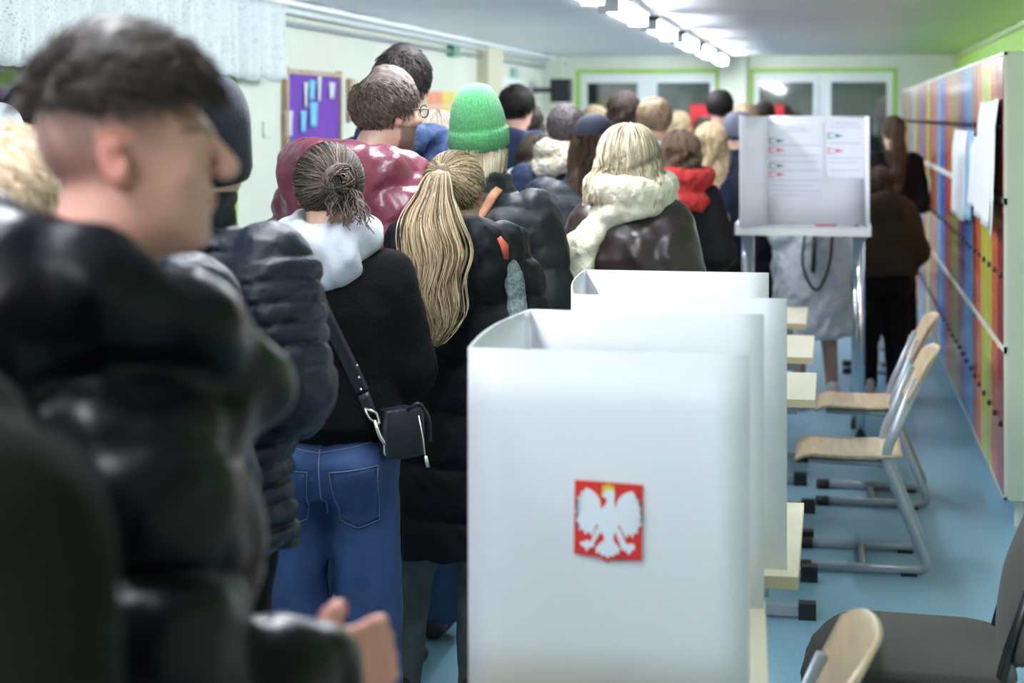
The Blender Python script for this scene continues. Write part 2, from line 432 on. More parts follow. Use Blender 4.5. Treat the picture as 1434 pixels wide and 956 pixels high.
def hair_ponytail(n=900, L=.5, sway=(-.02, .02), wmax=.075, tm=.5, tv=.25, rad=.0016, tie=(.0, -.93, .38), res=.005, seed=4, nt=700, depth=.035, out=.05):
    g = np.random.default_rng(seed); v = cap_base(res); K = C0 + unit(np.array(tie, float)) * (R0 + .012)
    v.ell(K, (.022, .02, .022), k=.02); base = hv(v)
    sc = scalp_to(tie, n, rad, tm - .05, tv, g)
    T = 26; u = np.linspace(0, 1, T)
    ctr = np.stack([sway[0] * np.sin(u * PI) + sway[1] * u, -out * np.sin(np.clip(u * 2.6, 0, 1) * PI / 2) - .015 * u, .02 * np.sin(np.clip(u * 6, 0, 1) * PI) - L * u ** 1.05], 1) + K
    rr = np.interp(u, [0, .06, .25, .5, .8, 1], [.012, .022, wmax * .75, wmax, wmax * .75, wmax * .35])
    an = g.uniform(0, 2 * PI, nt); q = np.sqrt(g.uniform(.45, 1.25, nt)) * np.where(g.uniform(0, 1, nt) < .04, 1.5, 1); ln = g.uniform(.72, 1.0, nt)
    uu = u[None, :] * ln[:, None]
    cx = np.stack([np.interp(uu, u, ctr[:, i]) for i in range(3)], -1); r = np.interp(uu, u, rr)
    X = cx[..., 0] + r * (q * np.cos(an))[:, None] + .016 * uu * np.sin(uu * 15 + an[:, None] * 1.2 + g.normal(size=(nt, 1)) * .45 + 1)
    Y = cx[..., 1] + r * depth / wmax * (q * np.sin(an))[:, None] + .007 * uu * np.cos(uu * 15 + an[:, None])
    tail = strands(np.stack([X, Y, cx[..., 2]], -1), 1.25 * rad * np.linspace(1, .6, T), np.clip(g.normal(tm + .12, tv, nt), 0, 1), 3)
    w = Vol((-.2, -.36, K[2] - L - .05), (.2, 0, K[2] + .05), res * 1.5)
    for i in range(0, T - 3, 2):
        for e in (-1, 0, 1): w.cone(ctr[i] + np.array([e * rr[i] * .45, 0, 0]), ctr[i + 2] + np.array([e * rr[i + 2] * .45, 0, 0]), depth / wmax * rr[i] * .55 + .002, depth / wmax * rr[i + 2] * .55 + .002, .01)
    w.warp(.0015, 50); core = hv(w, .5, .45)
    return merge([base, sc, tail, core])
def hair_bun(n=900, tie=(.55, -.85, -.05), tm=.3, tv=.25, rad=.0016, res=.005, seed=5, r=.042):
    g = np.random.default_rng(seed); v = cap_base(res, .012, -.06); sc = scalp_to(tie, n, rad, tm, tv, g, .013)
    K = C0 + unit(np.array(tie, float)) * (R0 + .035)
    v.ell(K, (r * .9, r * .75, r * .85), k=.02); base = hv(v)
    m = 420; T = 20; u = np.linspace(0, 1, T); a0 = g.uniform(0, 2 * PI, m); ax = unit(g.normal(size=(m, 3)) * .55 + np.array([.35, -.9, .1]))
    e1 = unit(np.cross(ax, [0, 0, 1.0])); e2 = np.cross(ax, e1); rr = r * g.uniform(.75, 1.12, m)
    an = a0[:, None] + u[None] * g.uniform(2, 4.5, m)[:, None]
    P = K + rr[:, None, None] * (np.cos(an)[..., None] * e1[:, None] + np.sin(an)[..., None] * e2[:, None]) + (ax * (g.uniform(-.018, .018, m) )[:, None])[:, None]
    S = strands(P, rad, np.clip(g.normal(tm + .05, tv, m), 0, 1))
    k2 = 90; a = g.uniform(-1, 1, (k2, 3)) * [.03, .02, .01]; uu = u[None, :, None]
    P2 = K + np.array([0.01, -.01, -.02]) + a[:, None] * (1 + uu) + np.array([.02, -.01, -.1]) * uu * g.uniform(.5, 1, (k2, 1, 1)) + np.stack([.012 * np.sin(u * 7), .0 * u, 0 * u], 1)[None] * g.uniform(-1, 1, (k2, 1, 1))
    return merge([base, sc, S, strands(P2, rad * .9, np.clip(g.normal(tm + .1, tv, k2), 0, 1))])

def revolve(name, prof, mt, parent, n=96, rib=0, ribs=48, X=None, sx=1.0, sy=1.0, thick=.004, tilt=0):
    """ribbed shell of revolution: prof = [(r,z,ribweight)]; closed thickness"""
    a = np.arange(n) * 2 * PI / n; V = []
    full = list(prof) + [(max(r - thick, 0.0005), z - (thick if i == 0 else 0), 0) for i, (r, z, w) in enumerate(prof)][::-1]
    for r, z, w in full:
        R = r * (1 + rib * w * np.cos(a * ribs)); V.append(np.stack([R * np.cos(a) * sx, R * np.sin(a) * sy, np.full(n, z)], 1))
    V = np.concatenate(V); m = len(full); i = np.arange(m - 1)[:, None] * n; j = np.arange(n)[None]
    Q = np.stack([i + j, i + (j + 1) % n, i + n + (j + 1) % n, i + n + j], -1).reshape(-1, 4)
    Q = np.concatenate([Q, np.stack([(m - 1) * n + j[0], (m - 1) * n + (j[0] + 1) % n, (j[0] + 1) % n, j[0]], -1)])
    if X is not None: V = X(V)
    return mk(name, V, Q, mt, parent)

def pillow(p, amp):  # quilting profile: bulges between narrow seams
    return lambda t, *a: amp * (1 - np.abs(2 * ((t / p) % 1) - 1) ** 4.0 * 1.9)

def person(label, px, s, top, yaw=0.0, group=None, res=.014, skin=(.55, .33, .25), stub=(.07, .05, .045), stubfn=None, cat='person',
           hair=None, haircol=((.03, .02, .015), (.12, .08, .05)), hat=None, head=(0, 0, 0), hoff=(0, 0), hs=1.0,
           coat=None, legs=None, shoes=(.02, .02, .02), arms='pocket', lean=0.0, scarf=None, wid=1.0, lres=None):
    x, y = at(px, s); Ht = hh(top, s); k = Ht / 1.75
    root = empty('person', (x, y, 0), yaw); tag(root, label, cat, group)
    HC = np.array([hoff[0], .02 + lean + hoff[1], Ht - .125 * hs]); R = rotm(*head)
    HX = lambda V: HC + (V * hs) @ R.T
    sh = .175 * k * wid; sz = 1.405 * k; ln = lean * .8
    A = {}
    for e in (-1, 1):
        S = (e * sh, ln, sz)
        if arms == 'pocket': A[e] = (S, (e * (sh + .07), -.05 + ln, 1.12 * k), (e * (sh - .01), .13 + ln, .98 * k))
        elif arms == 'hang': A[e] = (S, (e * (sh + .055), -.01, 1.12 * k), (e * (sh + .06), .06, .86 * k))
        elif arms == 'phone': A[e] = (S, (e * (sh + .05), -.03 + ln, 1.10 * k), (e * .07, .24 + ln, 1.15 * k))
        else: A[e] = arms[e]
    B = np.array
    # body: one continuous skin surface
    v = Vol((-.45, -.3, -.02), (.45, .5, Ht + .02), res)
    v.loft([(.84 * k, .14, .09, 0, 0), (.95 * k, .155 * wid, .10, 0, 0), (1.12 * k, .125 * wid, .085, 0, 0), (1.3 * k, .15 * wid, .10, 0, ln), (1.41 * k, .14 * wid, .075, 0, ln), (1.45 * k, .08, .06, 0, ln)], k=.03)
    nb = B((0, ln - .015, 1.43 * k)); v.cone(nb, HC + R @ B((0, -.02, -.04)), .062, .054, .03)
    head_sdf(v, HC, R, hs)
    lg_ = legs or {}; stx = lg_.get('st', .095); lx = lg_.get('cx', 0.0)
    for e in (-1, 1):
        a, b, c = [B(q, float) for q in A[e]]
        v.cone(a, b, .052 * k, .042 * k, .03); v.cone(b, c, .041 * k, .028 * k, .02)
        f = unit(c - b); n = B((-e, .0, -.3)) if arms != 'hang' else B((-e, 0, 0))
        hand_sdf(v, c + f * .03, f, n, 1.0 * k, .55, side=e if arms == 'hang' else e)
        kx, fx = e * stx + lx * .6, e * (stx + .01) + lx
        v.cone((e * .085, 0, .90 * k), (kx, .01, .49 * k), .078, .052, .03)
        v.cone((kx, .01, .49 * k), (fx, -.02, .09), .052, .036, .02)
        v.cone((fx, -.02, .05), (fx + e * .012, .10, .038), .030, .024, .02)
    V, Q = v.mesh()
    T = np.full(len(V), .5); P = ((V - HC) @ R) / hs
    lip = ((P[:, 0] / .024) ** 2 + ((P[:, 1] - .095) / .014) ** 2 + ((P[:, 2] + .054) / .011) ** 2) < 1
    T[lip] = .05
    ear = (np.abs(P[:, 0]) > .073) & (np.abs(P[:, 1] + .005) < .03) & (np.abs(P[:, 2]) < .035); T[ear] = .28
    hnd = np.zeros(len(V), bool)
    for e in (-1, 1): hnd |= np.linalg.norm(V - (B(A[e][2]) + B([0, .05, 0])), axis=1) < .12
    T[hnd] = .26
    if stubfn is not None:
        q = np.clip(stubfn(P), 0, 1) * (np.abs(P[:, 2]) < .16) * (~ear); T = T + (1 - T) * q * (q > 0)
    body = mk('body', V, Q, skinmat('skin_%02d_%02d_%s' % (int(skin[0] * 100), int(skin[1] * 100), int(stub[0] * 100)), skin, stub), root, attr=T)
    info = dict(root=root, HC=HC, R=R, k=k, A=A, Ht=Ht, HX=HX, hs=hs, ln=ln)
    # trousers / legs
    if legs:
        lr = lres or max(res, .009)
        w = Vol((-.32, -.25, .0), (.32, .3, 1.1 * k), lr); kn = legs.get('knee', .075); hem = legs.get('hem', .07); hz = legs.get('z', .05); st = legs.get('st', .095)
        bt = legs.get('butt', .02)
        w.loft([(.80 * k, .15 * wid, .10, 0, 0), (.90 * k, .178 * wid, .115 + bt * .4, 0, -.005), (.98 * k, .168 * wid, .11, 0, 0), (legs.get('waist', 1.04) * k, .150 * wid, .10, 0, 0)], k=.03)
        for e in (-1, 1):
            if bt: w.ell((e * .078, -.06, .88 * k), (.082, .06 + bt, .085), k=.05)
            f = legs.get('step', (0, 0))[0 if e < 0 else 1]
            w.cone((e * .086, 0, .88 * k), (e * st + lx * .6, .01 + f * .5, .49 * k), .092 * wid, kn, .03)
            w.cone((e * st + lx * .6, .01 + f * .5, .49 * k), (e * (st + .01) + lx, -.02 + f, hz + .04), kn, hem, .02)
        w.warp(legs.get('wr', .003), 14, label.__len__()); w.warp(legs.get('wr', .003) * .5, 37, 1)
        w.F = np.maximum(w.F, (hz - w.ax[2])[None, None, :])
        V, Q = w.mesh(); info['legs'] = mk(legs.get('name', 'trousers'), V, Q, legs['mat'], root)
        for e in (-1, 1):
            f = legs.get('step', (0, 0))[0 if e < 0 else 1]
            q = Vol((-.06, -.12, 0), (.06, .22, .13), .007)
            q.cone((0, -.05, .042), (0, .12, .034), .037, .034, .03); q.cone((0, -.045, .05), (0, -.05, .10), .038, .036, .03); q.ell((0, .14, .035), (.042, .055, .032), k=.03)
            q.F = np.maximum(q.F, (.004 - q.ax[2])[None, None, :]); V, Q = q.mesh()
            a = -e * .12; V = V @ rotm(a).T + B([e * (st + .01) + lx, f - .01, 0]); mk('shoe', V, Q, mat('shoe_%d' % int(shoes[0] * 100), shoes, .45), root)
    # coat
    if coat:
        cr = coat.get('res', max(res * .8, .008)); hem = coat.get('hem', .82) ; ex = coat.get('ex', .0); am, pt = coat.get('puff', (0, .1))
        hw = coat.get('hemw', .19) ; bz = coat.get('body', (.175, .185)); cy0 = coat.get('belly', 0)
        w = Vol((-.52, -.42, hem - .03), (.52, .48, 1.68 * k), cr)
        dz = (lambda X, Y, Z: pillow(pt, am)(Z + .012 * np.sin(X * 9 + 1))) if am else None
        rings = [(hem, hw * wid + ex, .135 + ex * .8, 0, cy0), (.97 * k, bz[0] * wid + ex, .13 + ex, 0, 0), (1.12 * k, bz[1] * wid + ex, .13 + ex, 0, ln * .5),
                 (1.30 * k, .20 * wid + ex, .128 + ex, 0, ln), (1.385 * k, .19 * wid + ex, .115 + ex * .8, 0, ln), (1.44 * k, .135 * wid + ex * .5, .095 + ex * .5, 0, ln), (1.475 * k, .085 * wid, .08, 0, ln)]
        if coat.get('blouse'):
            b = coat['blouse']; rings.insert(1, (hem + .05, hw * wid + b, .135 + b, 0, 0)); rings[0] = (hem, hw * wid - .01, .12, 0, 0)
        w.loft(sorted(rings), k=.03, disp=dz, n=2.4)
        sr = coat.get('sleeve', .072); sa, sp = coat.get('spuff', (am, pt))
        for e in (-1, 1):
            a, b, c = [B(q, float) for q in A[e]]
            L1 = np.linalg.norm(b - a)
            d1 = (lambda t, X, Y, Z: pillow(sp, sa)(t)) if sa else None
            d2 = (lambda t, X, Y, Z, L1=L1: pillow(sp, sa)(t + L1)) if sa else None
            c2 = c + unit(c - b) * coat.get('cuff', .01)
            w.cone(a + B((-e * .01, 0, -.005)), b, sr + .012 + ex * .5, sr - .006 + ex * .5, .035, d1); w.cone(b, c2, sr - .006 + ex * .5, sr - .024 + ex * .4, .03, d2)
        col = coat.get('collar', .045)
        if col:
            w.loft([(1.44 * k, .10, .095, 0, ln), (1.47 * k, .083, .085, 0, ln + .0), (1.475 * k + col, .078, .083, 0, ln * 1.1 + .005)], k=.02, disp=(lambda X, Y, Z: pillow(.035, .004)(Z)) if am else None)
        if coat.get('hood'):
            hsz = coat['hood']; pz = 1.475 * k + coat.get('hoodz', 0)
            arc = [B((.115 * math.sin(a) * (1 + hsz * .3), ln + .02 - .115 * math.cos(a) * (1 + hsz * .4), pz + .018 - coat.get('fdrop', .06) * (max(0, -math.cos(a)) + .3 * abs(math.sin(a))))) for a in np.linspace(-2.3, 2.3, 9)]
            for i in range(8): w.cone(arc[i], arc[i + 1], .036 + .024 * hsz * math.sin(PI * (i + .01) / 8), .036 + .024 * hsz * math.sin(PI * (i + 1) / 8), .03)
            w.ell((0, ln - .115 - .02 * hsz, pz - .045 * hsz), (.125 * (1 + .25 * hsz), .052 + .012 * hsz, .085 * (1 + .3 * hsz)), k=.04)
        wr = coat.get('wr', .004)
        if wr: w.warp(wr, coat.get('ws', 13), px * .1); w.warp(wr * .45, coat.get('ws', 13) * 2.7, px * .3)
        w.F = np.maximum(w.F, (hem - w.ax[2])[None, None, :])
        V, Q = w.mesh(); info['coat'] = mk(coat.get('name', 'jacket'), V, Q, coat['mat'], root)
    if hair:
        V, Q, T = hair
        if hat: Q = Q[V[Q].mean(1)[:, 2] < (.05 if hat[0] == 'cap' else -.015) - .25 * V[Q].mean(1)[:, 1] * 0]
        mk('hair', HX(V), Q, hairmat('hair_' + '_'.join('%d' % int(c * 255) for c in haircol[0] + haircol[1]), *haircol), root, attr=T)
    if hat:
        kind, hm, ex = hat[:3]; taper = hat[3] if len(hat) > 3 else .04
        if kind == 'beanie':
            z0, r, h = -.005, .098, ex
            prof = [(r + .001, z0 - .008, .4), (r + .006, z0 - .004, 1), (r + .007, z0 + .02, 1), (r + .007, z0 + .05, 1), (r + .003, z0 + .058, .4), (r - .001, z0 + .062, .6)]
            prof += [(max(.0012, r * math.cos(t) ** .62 * (1 - taper * math.sin(t))), z0 + .062 + (h - .062) * math.sin(t), math.cos(t)) for t in np.linspace(.08, 1.5705, 24)]
            revolve('knitted_hat', prof, hm, root, n=240, rib=.018, ribs=40, X=lambda V: HX(V @ rotm(0, .22).T + C0 * [1, 1, .3]), sx=.93, sy=1.08)
        elif kind == 'cap':
            prof = [(.094, .005, 0), (.096, .03, 0)] + [(.096 * math.cos(t) ** .7, .03 + .098 * math.sin(t), 0) for t in np.linspace(.1, 1.5705, 16)]
            c = revolve('cap', prof, hm, root, n=64, X=lambda V: HX(V + C0 * [1, 1, .3]), sx=.90, sy=1.08)
        elif kind == 'smooth':
            prof = [(.092, -.03 - (hat[3] if len(hat) > 3 else 0), 0), (.099, -.012 - (hat[3] if len(hat) > 3 else 0), 0), (.101, .0, 0), (.102, .03, 0)] + [(.102 * math.cos(t) ** .7, .03 + ex * math.sin(t), 0) for t in np.linspace(.1, 1.5705, 18)]
            revolve('knitted_hat', prof, hm, root, n=160, rib=.01, ribs=40, X=lambda V: HX(V @ rotm(0, .15).T + C0 * [1, 1, .3]), sx=.9, sy=1.06)
    if scarf:
        q = Vol((-.25, -.25, 1.2 * k), (.25, .3, 1.75 * k), .008); z0 = HC[2] - .155 + scarf.get('dz', 0)
        for i, (rr, dz_, tl) in enumerate(scarf['loops']):
            m = 14
            pts = [B((rr * math.sin(a), ln + .0 + rr * 1.0 * math.cos(a), z0 + dz_ + tl * math.sin(a + i) + .006 * math.sin(3 * a + i * 2))) for a in np.linspace(0, 2 * PI, m + 1)]
            for j in range(m): q.cone(pts[j], pts[j + 1], scarf['r'], scarf['r'], .012)
        for c in scarf.get('tails', []):
            for j in range(len(c) - 1): q.cone(B(c[j]), B(c[j + 1]), scarf['r'] * 1.1, scarf['r'] * 1.1, .02)
        q.warp(.004, 30, 1); q.warp(.002, 75, 2)
        V, Q = q.mesh(); mk(scarf.get('name', 'scarf'), V, Q, scarf['mat'], root)
    return info
# ================================================================ the room
XR, XL, ZC, YF, YN = 1.25, -3.10, 2.37, 18.55, -1.6
def struct(o): o['kind'] = 'structure'; return o
m_wall = mat('wall_paint', (.66, .71, .60), .7, bump=.08, bscale=60, var=.06, vscale=2)
m_green = mat('lime_paint', (.36, .62, .12), .6, bump=.05, bscale=60, var=.08, vscale=2)
m_ceil = mat('ceiling_paint', (.84, .85, .88), .5, var=.05, vscale=1.5)
m_white = mat('white_plastic', (.78, .82, .84), .35)
m_frame = mat('window_white', (.75, .82, .82), .4)
m_glass = mat('night_glass', (.018, .030, .028), .04, spec=.8)
m_grey = mat('powder_grey', (.36, .40, .45), .35, metal=.35, spec=.6)
m_black = mat('black_rubber', (.012, .013, .016), .45)
m_chrome = mat('chrome', (.72, .74, .78), .16, metal=1.0)

def floor_mat():
    m = bpy.data.materials.new('blue_linoleum'); m.use_nodes = True; N = m.node_tree.nodes; L = m.node_tree.links; b = N['Principled BSDF']
    tc = N.new('ShaderNodeTexCoord'); n = N.new('ShaderNodeTexNoise'); n.inputs['Scale'].default_value = 90; n.inputs['Detail'].default_value = 4
    n2 = N.new('ShaderNodeTexNoise'); n2.inputs['Scale'].default_value = 1.3; n2.inputs['Detail'].default_value = 5
    cr = N.new('ShaderNodeValToRGB'); cr.color_ramp.elements[0].position = .35; cr.color_ramp.elements[0].color = (.185, .36, .49, 1); cr.color_ramp.elements[1].position = .65; cr.color_ramp.elements[1].color = (.24, .43, .56, 1)
    mx = N.new('ShaderNodeMix'); mx.data_type = 'RGBA'; mx.blend_type = 'MULTIPLY'; mx.inputs[0].default_value = .5
    c2 = N.new('ShaderNodeValToRGB'); c2.color_ramp.elements[0].position = .3; c2.color_ramp.elements[0].color = (.78, .82, .86, 1); c2.color_ramp.elements[1].position = .6; c2.color_ramp.elements[1].color = (1, 1, 1, 1)
    L.new(tc.outputs['Object'], n.inputs[0]); L.new(tc.outputs['Object'], n2.inputs[0]); L.new(n.outputs[0], cr.inputs[0]); L.new(n2.outputs[0], c2.inputs[0])
    L.new(cr.outputs[0], mx.inputs[6]); L.new(c2.outputs[0], mx.inputs[7]); L.new(mx.outputs[2], b.inputs['Base Color'])
    r = N.new('ShaderNodeMapRange'); r.inputs[3].default_value = .22; r.inputs[4].default_value = .4; L.new(n2.outputs[0], r.inputs[0]); L.new(r.outputs[0], b.inputs['Roughness'])
    return m
struct(box('floor', (XL - .3, YN, -.1), (XR + .3, YF + .3, 0), floor_mat()))
# ceiling with shallow transverse ribs
def ceil():
    V = []; F = []; n = 420
    for i in range(n + 1):
        y = YN + (YF + .3 - YN) * i / n; z = ZC - .010 * (1 + math.cos(2 * PI * y / .9)) / 2
        for x in (XL - .3, XR + .3): V.append((x, y, z))
        for x in (XL - .3, XR + .3): V.append((x, y, ZC + .1))
    for i in range(n):
        a = i * 4; F += [(a, a + 1, a + 5, a + 4), (a + 2, a + 6, a + 7, a + 3), (a, a + 4, a + 6, a + 2), (a + 1, a + 3, a + 7, a + 5)]
    F += [(0, 2, 3, 1), (n * 4, n * 4 + 1, n * 4 + 3, n * 4 + 2)]
    return mk('ceiling', V, F, m_ceil)
struct(ceil())
struct(box('wall_right', (XR, YN, 0), (XR + .2, YF + .2, 1.9), m_wall)); struct(box('wall_right', (XR, YN, 1.9), (XR + .2, YF + .2, ZC + .05), m_green))
struct(box('wall_back', (XL - .2, YN - .2, 0), (XR + .2, YN, ZC + .05), m_wall))
# left wall with a window opening
WY0, WY1, WZ0, WZ1 = 4.6, onX(333, 120, XL).y, 1.0, 2.15
bm = bmesh.new()
addbox(bm, (XL - .2, YN, 0), (XL, WY0, ZC + .05)); addbox(bm, (XL - .2, WY1, 0), (XL, YF + .2, ZC + .05))
addbox(bm, (XL - .2, WY0, 0), (XL, WY1, WZ0)); addbox(bm, (XL - .2, WY0, WZ1), (XL, WY1, ZC + .05))
struct(bmobj('wall_left', bm, m_wall))
def window(name, along, a0, a1, z0, z1, depthpos, panes, inward, reveal=.12):
    """window with lime reveal: along 'x' (far wall) or 'y' (left wall)"""
    w = empty(name); struct(w)
    def bx(nm, lo, hi, m, bev=0):
        if along == 'x': l = (lo[0], lo[1], lo[2]); h = (hi[0], hi[1], hi[2])
        else: l = (lo[1], lo[0], lo[2]); h = (hi[1], hi[0], hi[2])
        l2 = tuple(min(a, b) for a, b in zip(l, h)); h2 = tuple(max(a, b) for a, b in zip(l, h))
        return box(nm, l2, h2, m, w, bevel=bev)
    d0 = depthpos; d1 = depthpos + inward * .06; dg = depthpos + inward * .03
    t = .055
    bx('window_frame', (a0, d0, z0), (a0 + t, d1, z1), m_frame, .006); bx('window_frame', (a1 - t, d0, z0), (a1, d1, z1), m_frame, .006)
    bx('window_frame', (a0 + t, d0, z0), (a1 - t, d1, z0 + t), m_frame, .006); bx('window_frame', (a0 + t, d0, z1 - t), (a1 - t, d1, z1), m_frame, .006)
    for (p0, p1) in panes:
        s_ = .05
        bx('sash', (p0 - s_, d0 - inward * .015, z0 + t), (p0, d1 - inward * .02, z1 - t), m_frame, .005); bx('sash', (p1, d0 - inward * .015, z0 + t), (p1 + s_, d1 - inward * .02, z1 - t), m_frame, .005)
        bx('sash', (p0, d0 - inward * .015, z1 - t - s_), (p1, d1 - inward * .02, z1 - t), m_frame, .005); bx('sash', (p0, d0 - inward * .015, z0 + t), (p1, d1 - inward * .02, z0 + t + s_), m_frame, .005)
        bx('window_pane', (p0, dg, z0 + t + s_), (p1, dg + inward * .006, z1 - t - s_), m_glass)
    for (pa, pb) in zip(panes[:-1], panes[1:]): bx('mullion', (pa[1] + .05, d0, z0 + t), (pb[0] - .05, d1 - inward * .012, z1 - t), m_frame, .004)
    return w
# far wall with two window openings
m_glass.node_tree.nodes['Principled BSDF'].inputs['IOR'].default_value = 2.1
f1a, f1b = onY(806, 97, YF), onY(1007, 97, YF); f2a, f2b = onY(1049, 95, YF), onY(1257, 95, YF)
FZ0 = .95; FZ1 = f1a.z
bm = bmesh.new(); xs = [XL - .2, f1a.x, f1b.x, f2a.x, f2b.x, XR + .2]
for i in (0, 2, 4): addbox(bm, (xs[i], YF, 0), (xs[i + 1], YF + .2, ZC + .05))
for i in (1, 3): addbox(bm, (xs[i], YF, 0), (xs[i + 1], YF + .2, FZ0)); addbox(bm, (xs[i], YF, FZ1), (xs[i + 1], YF + .2, ZC + .05))
struct(bmobj('wall_far', bm, m_wall))
bm = bmesh.new()   # lime reveals round the openings
for i in (1, 3):
    a, b = xs[i], xs[i + 1]; e = .045
    addbox(bm, (a, YF - .004, FZ1 - e), (b, YF + .14, FZ1)); addbox(bm, (a, YF - .004, FZ0), (a + e, YF + .14, FZ1 - e)); addbox(bm, (b - e, YF - .004, FZ0), (b, YF + .14, FZ1 - e))
struct(bmobj('trim_1', bm, m_green))
px = lambda p: onY(p, 120, YF + .05).x
window('window_1', 'x', f1a.x + .045, f1b.x - .045, FZ0, FZ1 - .045, YF + .04, ((px(822), px(893)), (px(920), px(997))), 1)
window('window_2', 'x', f2a.x + .045, f2b.x - .045, FZ0, FZ1 - .045, YF + .04, ((px(1063), px(1139)), (px(1164), px(1242))), 1)
L3 = []; y = WY0 + .12
nP = 4; st = (WY1 - WY0 - .12) / nP
for i in range(nP): L3.append((WY0 + .12 + i * st, WY0 + i * st + st - .02))
window('window_3', 'y', WY0, WY1, WZ0, WZ1, XL - .08, L3, -1)
bm = bmesh.new(); addbox(bm, (XL - .14, WY0, WZ1 - .03), (XL + .003, WY1, WZ1)); addbox(bm, (XL - .14, WY1 - .03, WZ0), (XL + .003, WY1, WZ1 - .03))
struct(bmobj('trim_2', bm, m_green))
struct(box('trim_3', (XL, WY0 - .05, WZ0 - .03), (XL + .16, WY1 + .05, WZ0), m_frame, bevel=.006))
# lime painted screens seen through the side window: painted strip between the casements
struct(box('baseboard_left', (XL, YN, 0), (XL + .015, YF, .08), m_grey)); struct(box('baseboard_far', (XL + .02, YF - .015, 0), (XR - .01, YF, .08), m_grey)); struct(box('baseboard_right', (XR - .015, YN, 0), (XR, YF - .02, .08), m_grey))
# pillars and door on the left wall further down
p0 = onX(668, 110, XL + .0); p1 = onX(690, 110, XL)
m_pil = mat('pillar_paint', (.58, .58, .42), .7, var=.05, vscale=2)
struct(box('trim_4', (XL, p0.y, 0), (XL + .10, p1.y, ZC), m_pil))
struct(box('trim_5', (XL + .0, YF - .35, 0), (XL + .22, YF, ZC), m_wall))
fp0, fp1 = onY(1009, 97, YF).x, onY(1046, 97, YF).x
struct(box('trim_6', (fp0, YF - .10, 0), (fp1, YF, ZC), m_wall))
d0 = onX(697, 130, XL).y; d1 = onX(722, 130, XL).y
dr = empty('door_1'); struct(dr)
box('door_leaf', (XL, d0, 0), (XL + .03, d1, 2.02), m_white, dr, .004)
for a, b, c, d in ((d0 - .07, d0, 0, 2.09), (d1, d1 + .07, 0, 2.09), (d0, d1, 2.02, 2.09)): box('door_frame', (XL, a, c), (XL + .05, b, d), m_frame, dr, .004)
tube('door_handle', fillet([(XL + .03, d0 + .08, 1.03), (XL + .08, d0 + .08, 1.03), (XL + .08, d0 + .2, 1.03)], .02), .01, m_chrome, dr)
# conduits along the ceiling edge
pc = empty('ceiling_conduit'); tag(pc, 'pale pipes and cable duct running along the top of the left wall', 'conduit')
tube('pipe', [(XL + .06, YN + .02, ZC - .05), (XL + .06, YF - .36, ZC - .05)], .022, m_frame, pc)
tube('pipe', [(XL + .035, YN + .02, ZC - .12), (XL + .035, YF - .36, ZC - .12)], .014, m_grey, pc)
box('cable_duct', (XL + .09, YN + .02, ZC - .035), (XL + .16, YF - .36, ZC - .009), m_frame, pc, .004)
tube('ceiling_cable', [(XR - .02, YN + .02, ZC - .04), (XR - .02, YF - .02, ZC - .04)], .012, m_wall); o = bpy.data.objects['ceiling_cable']; tag(o, 'thin painted cable along the top of the lime green wall above the lockers', 'cable')

# lace curtain over the side window
def lace():
    m = bpy.data.materials.new('lace'); m.use_nodes = True; N = m.node_tree.nodes; L = m.node_tree.links; b = N['Principled BSDF']; out = N['Material Output']
    b.inputs['Base Color'].default_value = (.86, .92, .93, 1); b.inputs['Roughness'].default_value = .8
    tc = N.new('ShaderNodeTexCoord'); v = N.new('ShaderNodeTexVoronoi'); v.inputs['Scale'].default_value = 75; L.new(tc.outputs['Object'], v.inputs[0])
    n = N.new('ShaderNodeTexNoise'); n.inputs['Scale'].default_value = 7; n.inputs['Detail'].default_value = 3; L.new(tc.outputs['Object'], n.inputs[0])
    r = N.new('ShaderNodeMapRange'); r.inputs[1].default_value = .42; r.inputs[2].default_value = .6; r.inputs[3].default_value = .1; r.inputs[4].default_value = .38; L.new(n.outputs[0], r.inputs[0])
    c = N.new('ShaderNodeMath'); c.operation = 'LESS_THAN'; c.inputs[1].default_value = .32; L.new(v.outputs['Distance'], c.inputs[0])
    mu = N.new('ShaderNodeMath'); mu.operation = 'MULTIPLY'; L.new(c.outputs[0], mu.inputs[0]); L.new(r.outputs[0], mu.inputs[1])
    tp = N.new('ShaderNodeBsdfTransparent'); tl = N.new('ShaderNodeBsdfTranslucent'); tl.inputs[0].default_value = (.8, .86, .86, 1)
    a = N.new('ShaderNodeMixShader'); a.inputs[0].default_value = .3; L.new(b.outputs[0], a.inputs[1]); L.new(tl.outputs[0], a.inputs[2])
    z = N.new('ShaderNodeMixShader'); L.new(mu.outputs[0], z.inputs[0]); L.new(a.outputs[0], z.inputs[1]); L.new(tp.outputs[0], z.inputs[2]); L.new(z.outputs[0], out.inputs[0])
    return m
cz = 1.915; cy1 = onX(396, 100, XL + .12).y; cy0 = 4.2
def cur(u, v):
    y = cy0 + (cy1 - cy0) * u; z = ZC - .04 + (cz - ZC + .04) * v
    x = XL + .13 + .028 * math.sin(u * 190 + .9 * math.sin(u * 37)) * (.5 + .5 * v) + .012 * math.sin(u * 71 + 2)
    return (x, y, z + (.012 * math.sin(u * 260) if v > .99 else 0))
ct = empty('lace_curtain'); tag(ct, 'white lace net curtain hanging over the top of the left window', 'curtain')
sheet('curtain_fabric', cur, 700, 10, lace(), ct, .0012)
tube('curtain_rail', [(XL + .13, cy0, ZC - .03), (XL + .13, cy1 + .05, ZC - .03)], .014, m_frame, ct)

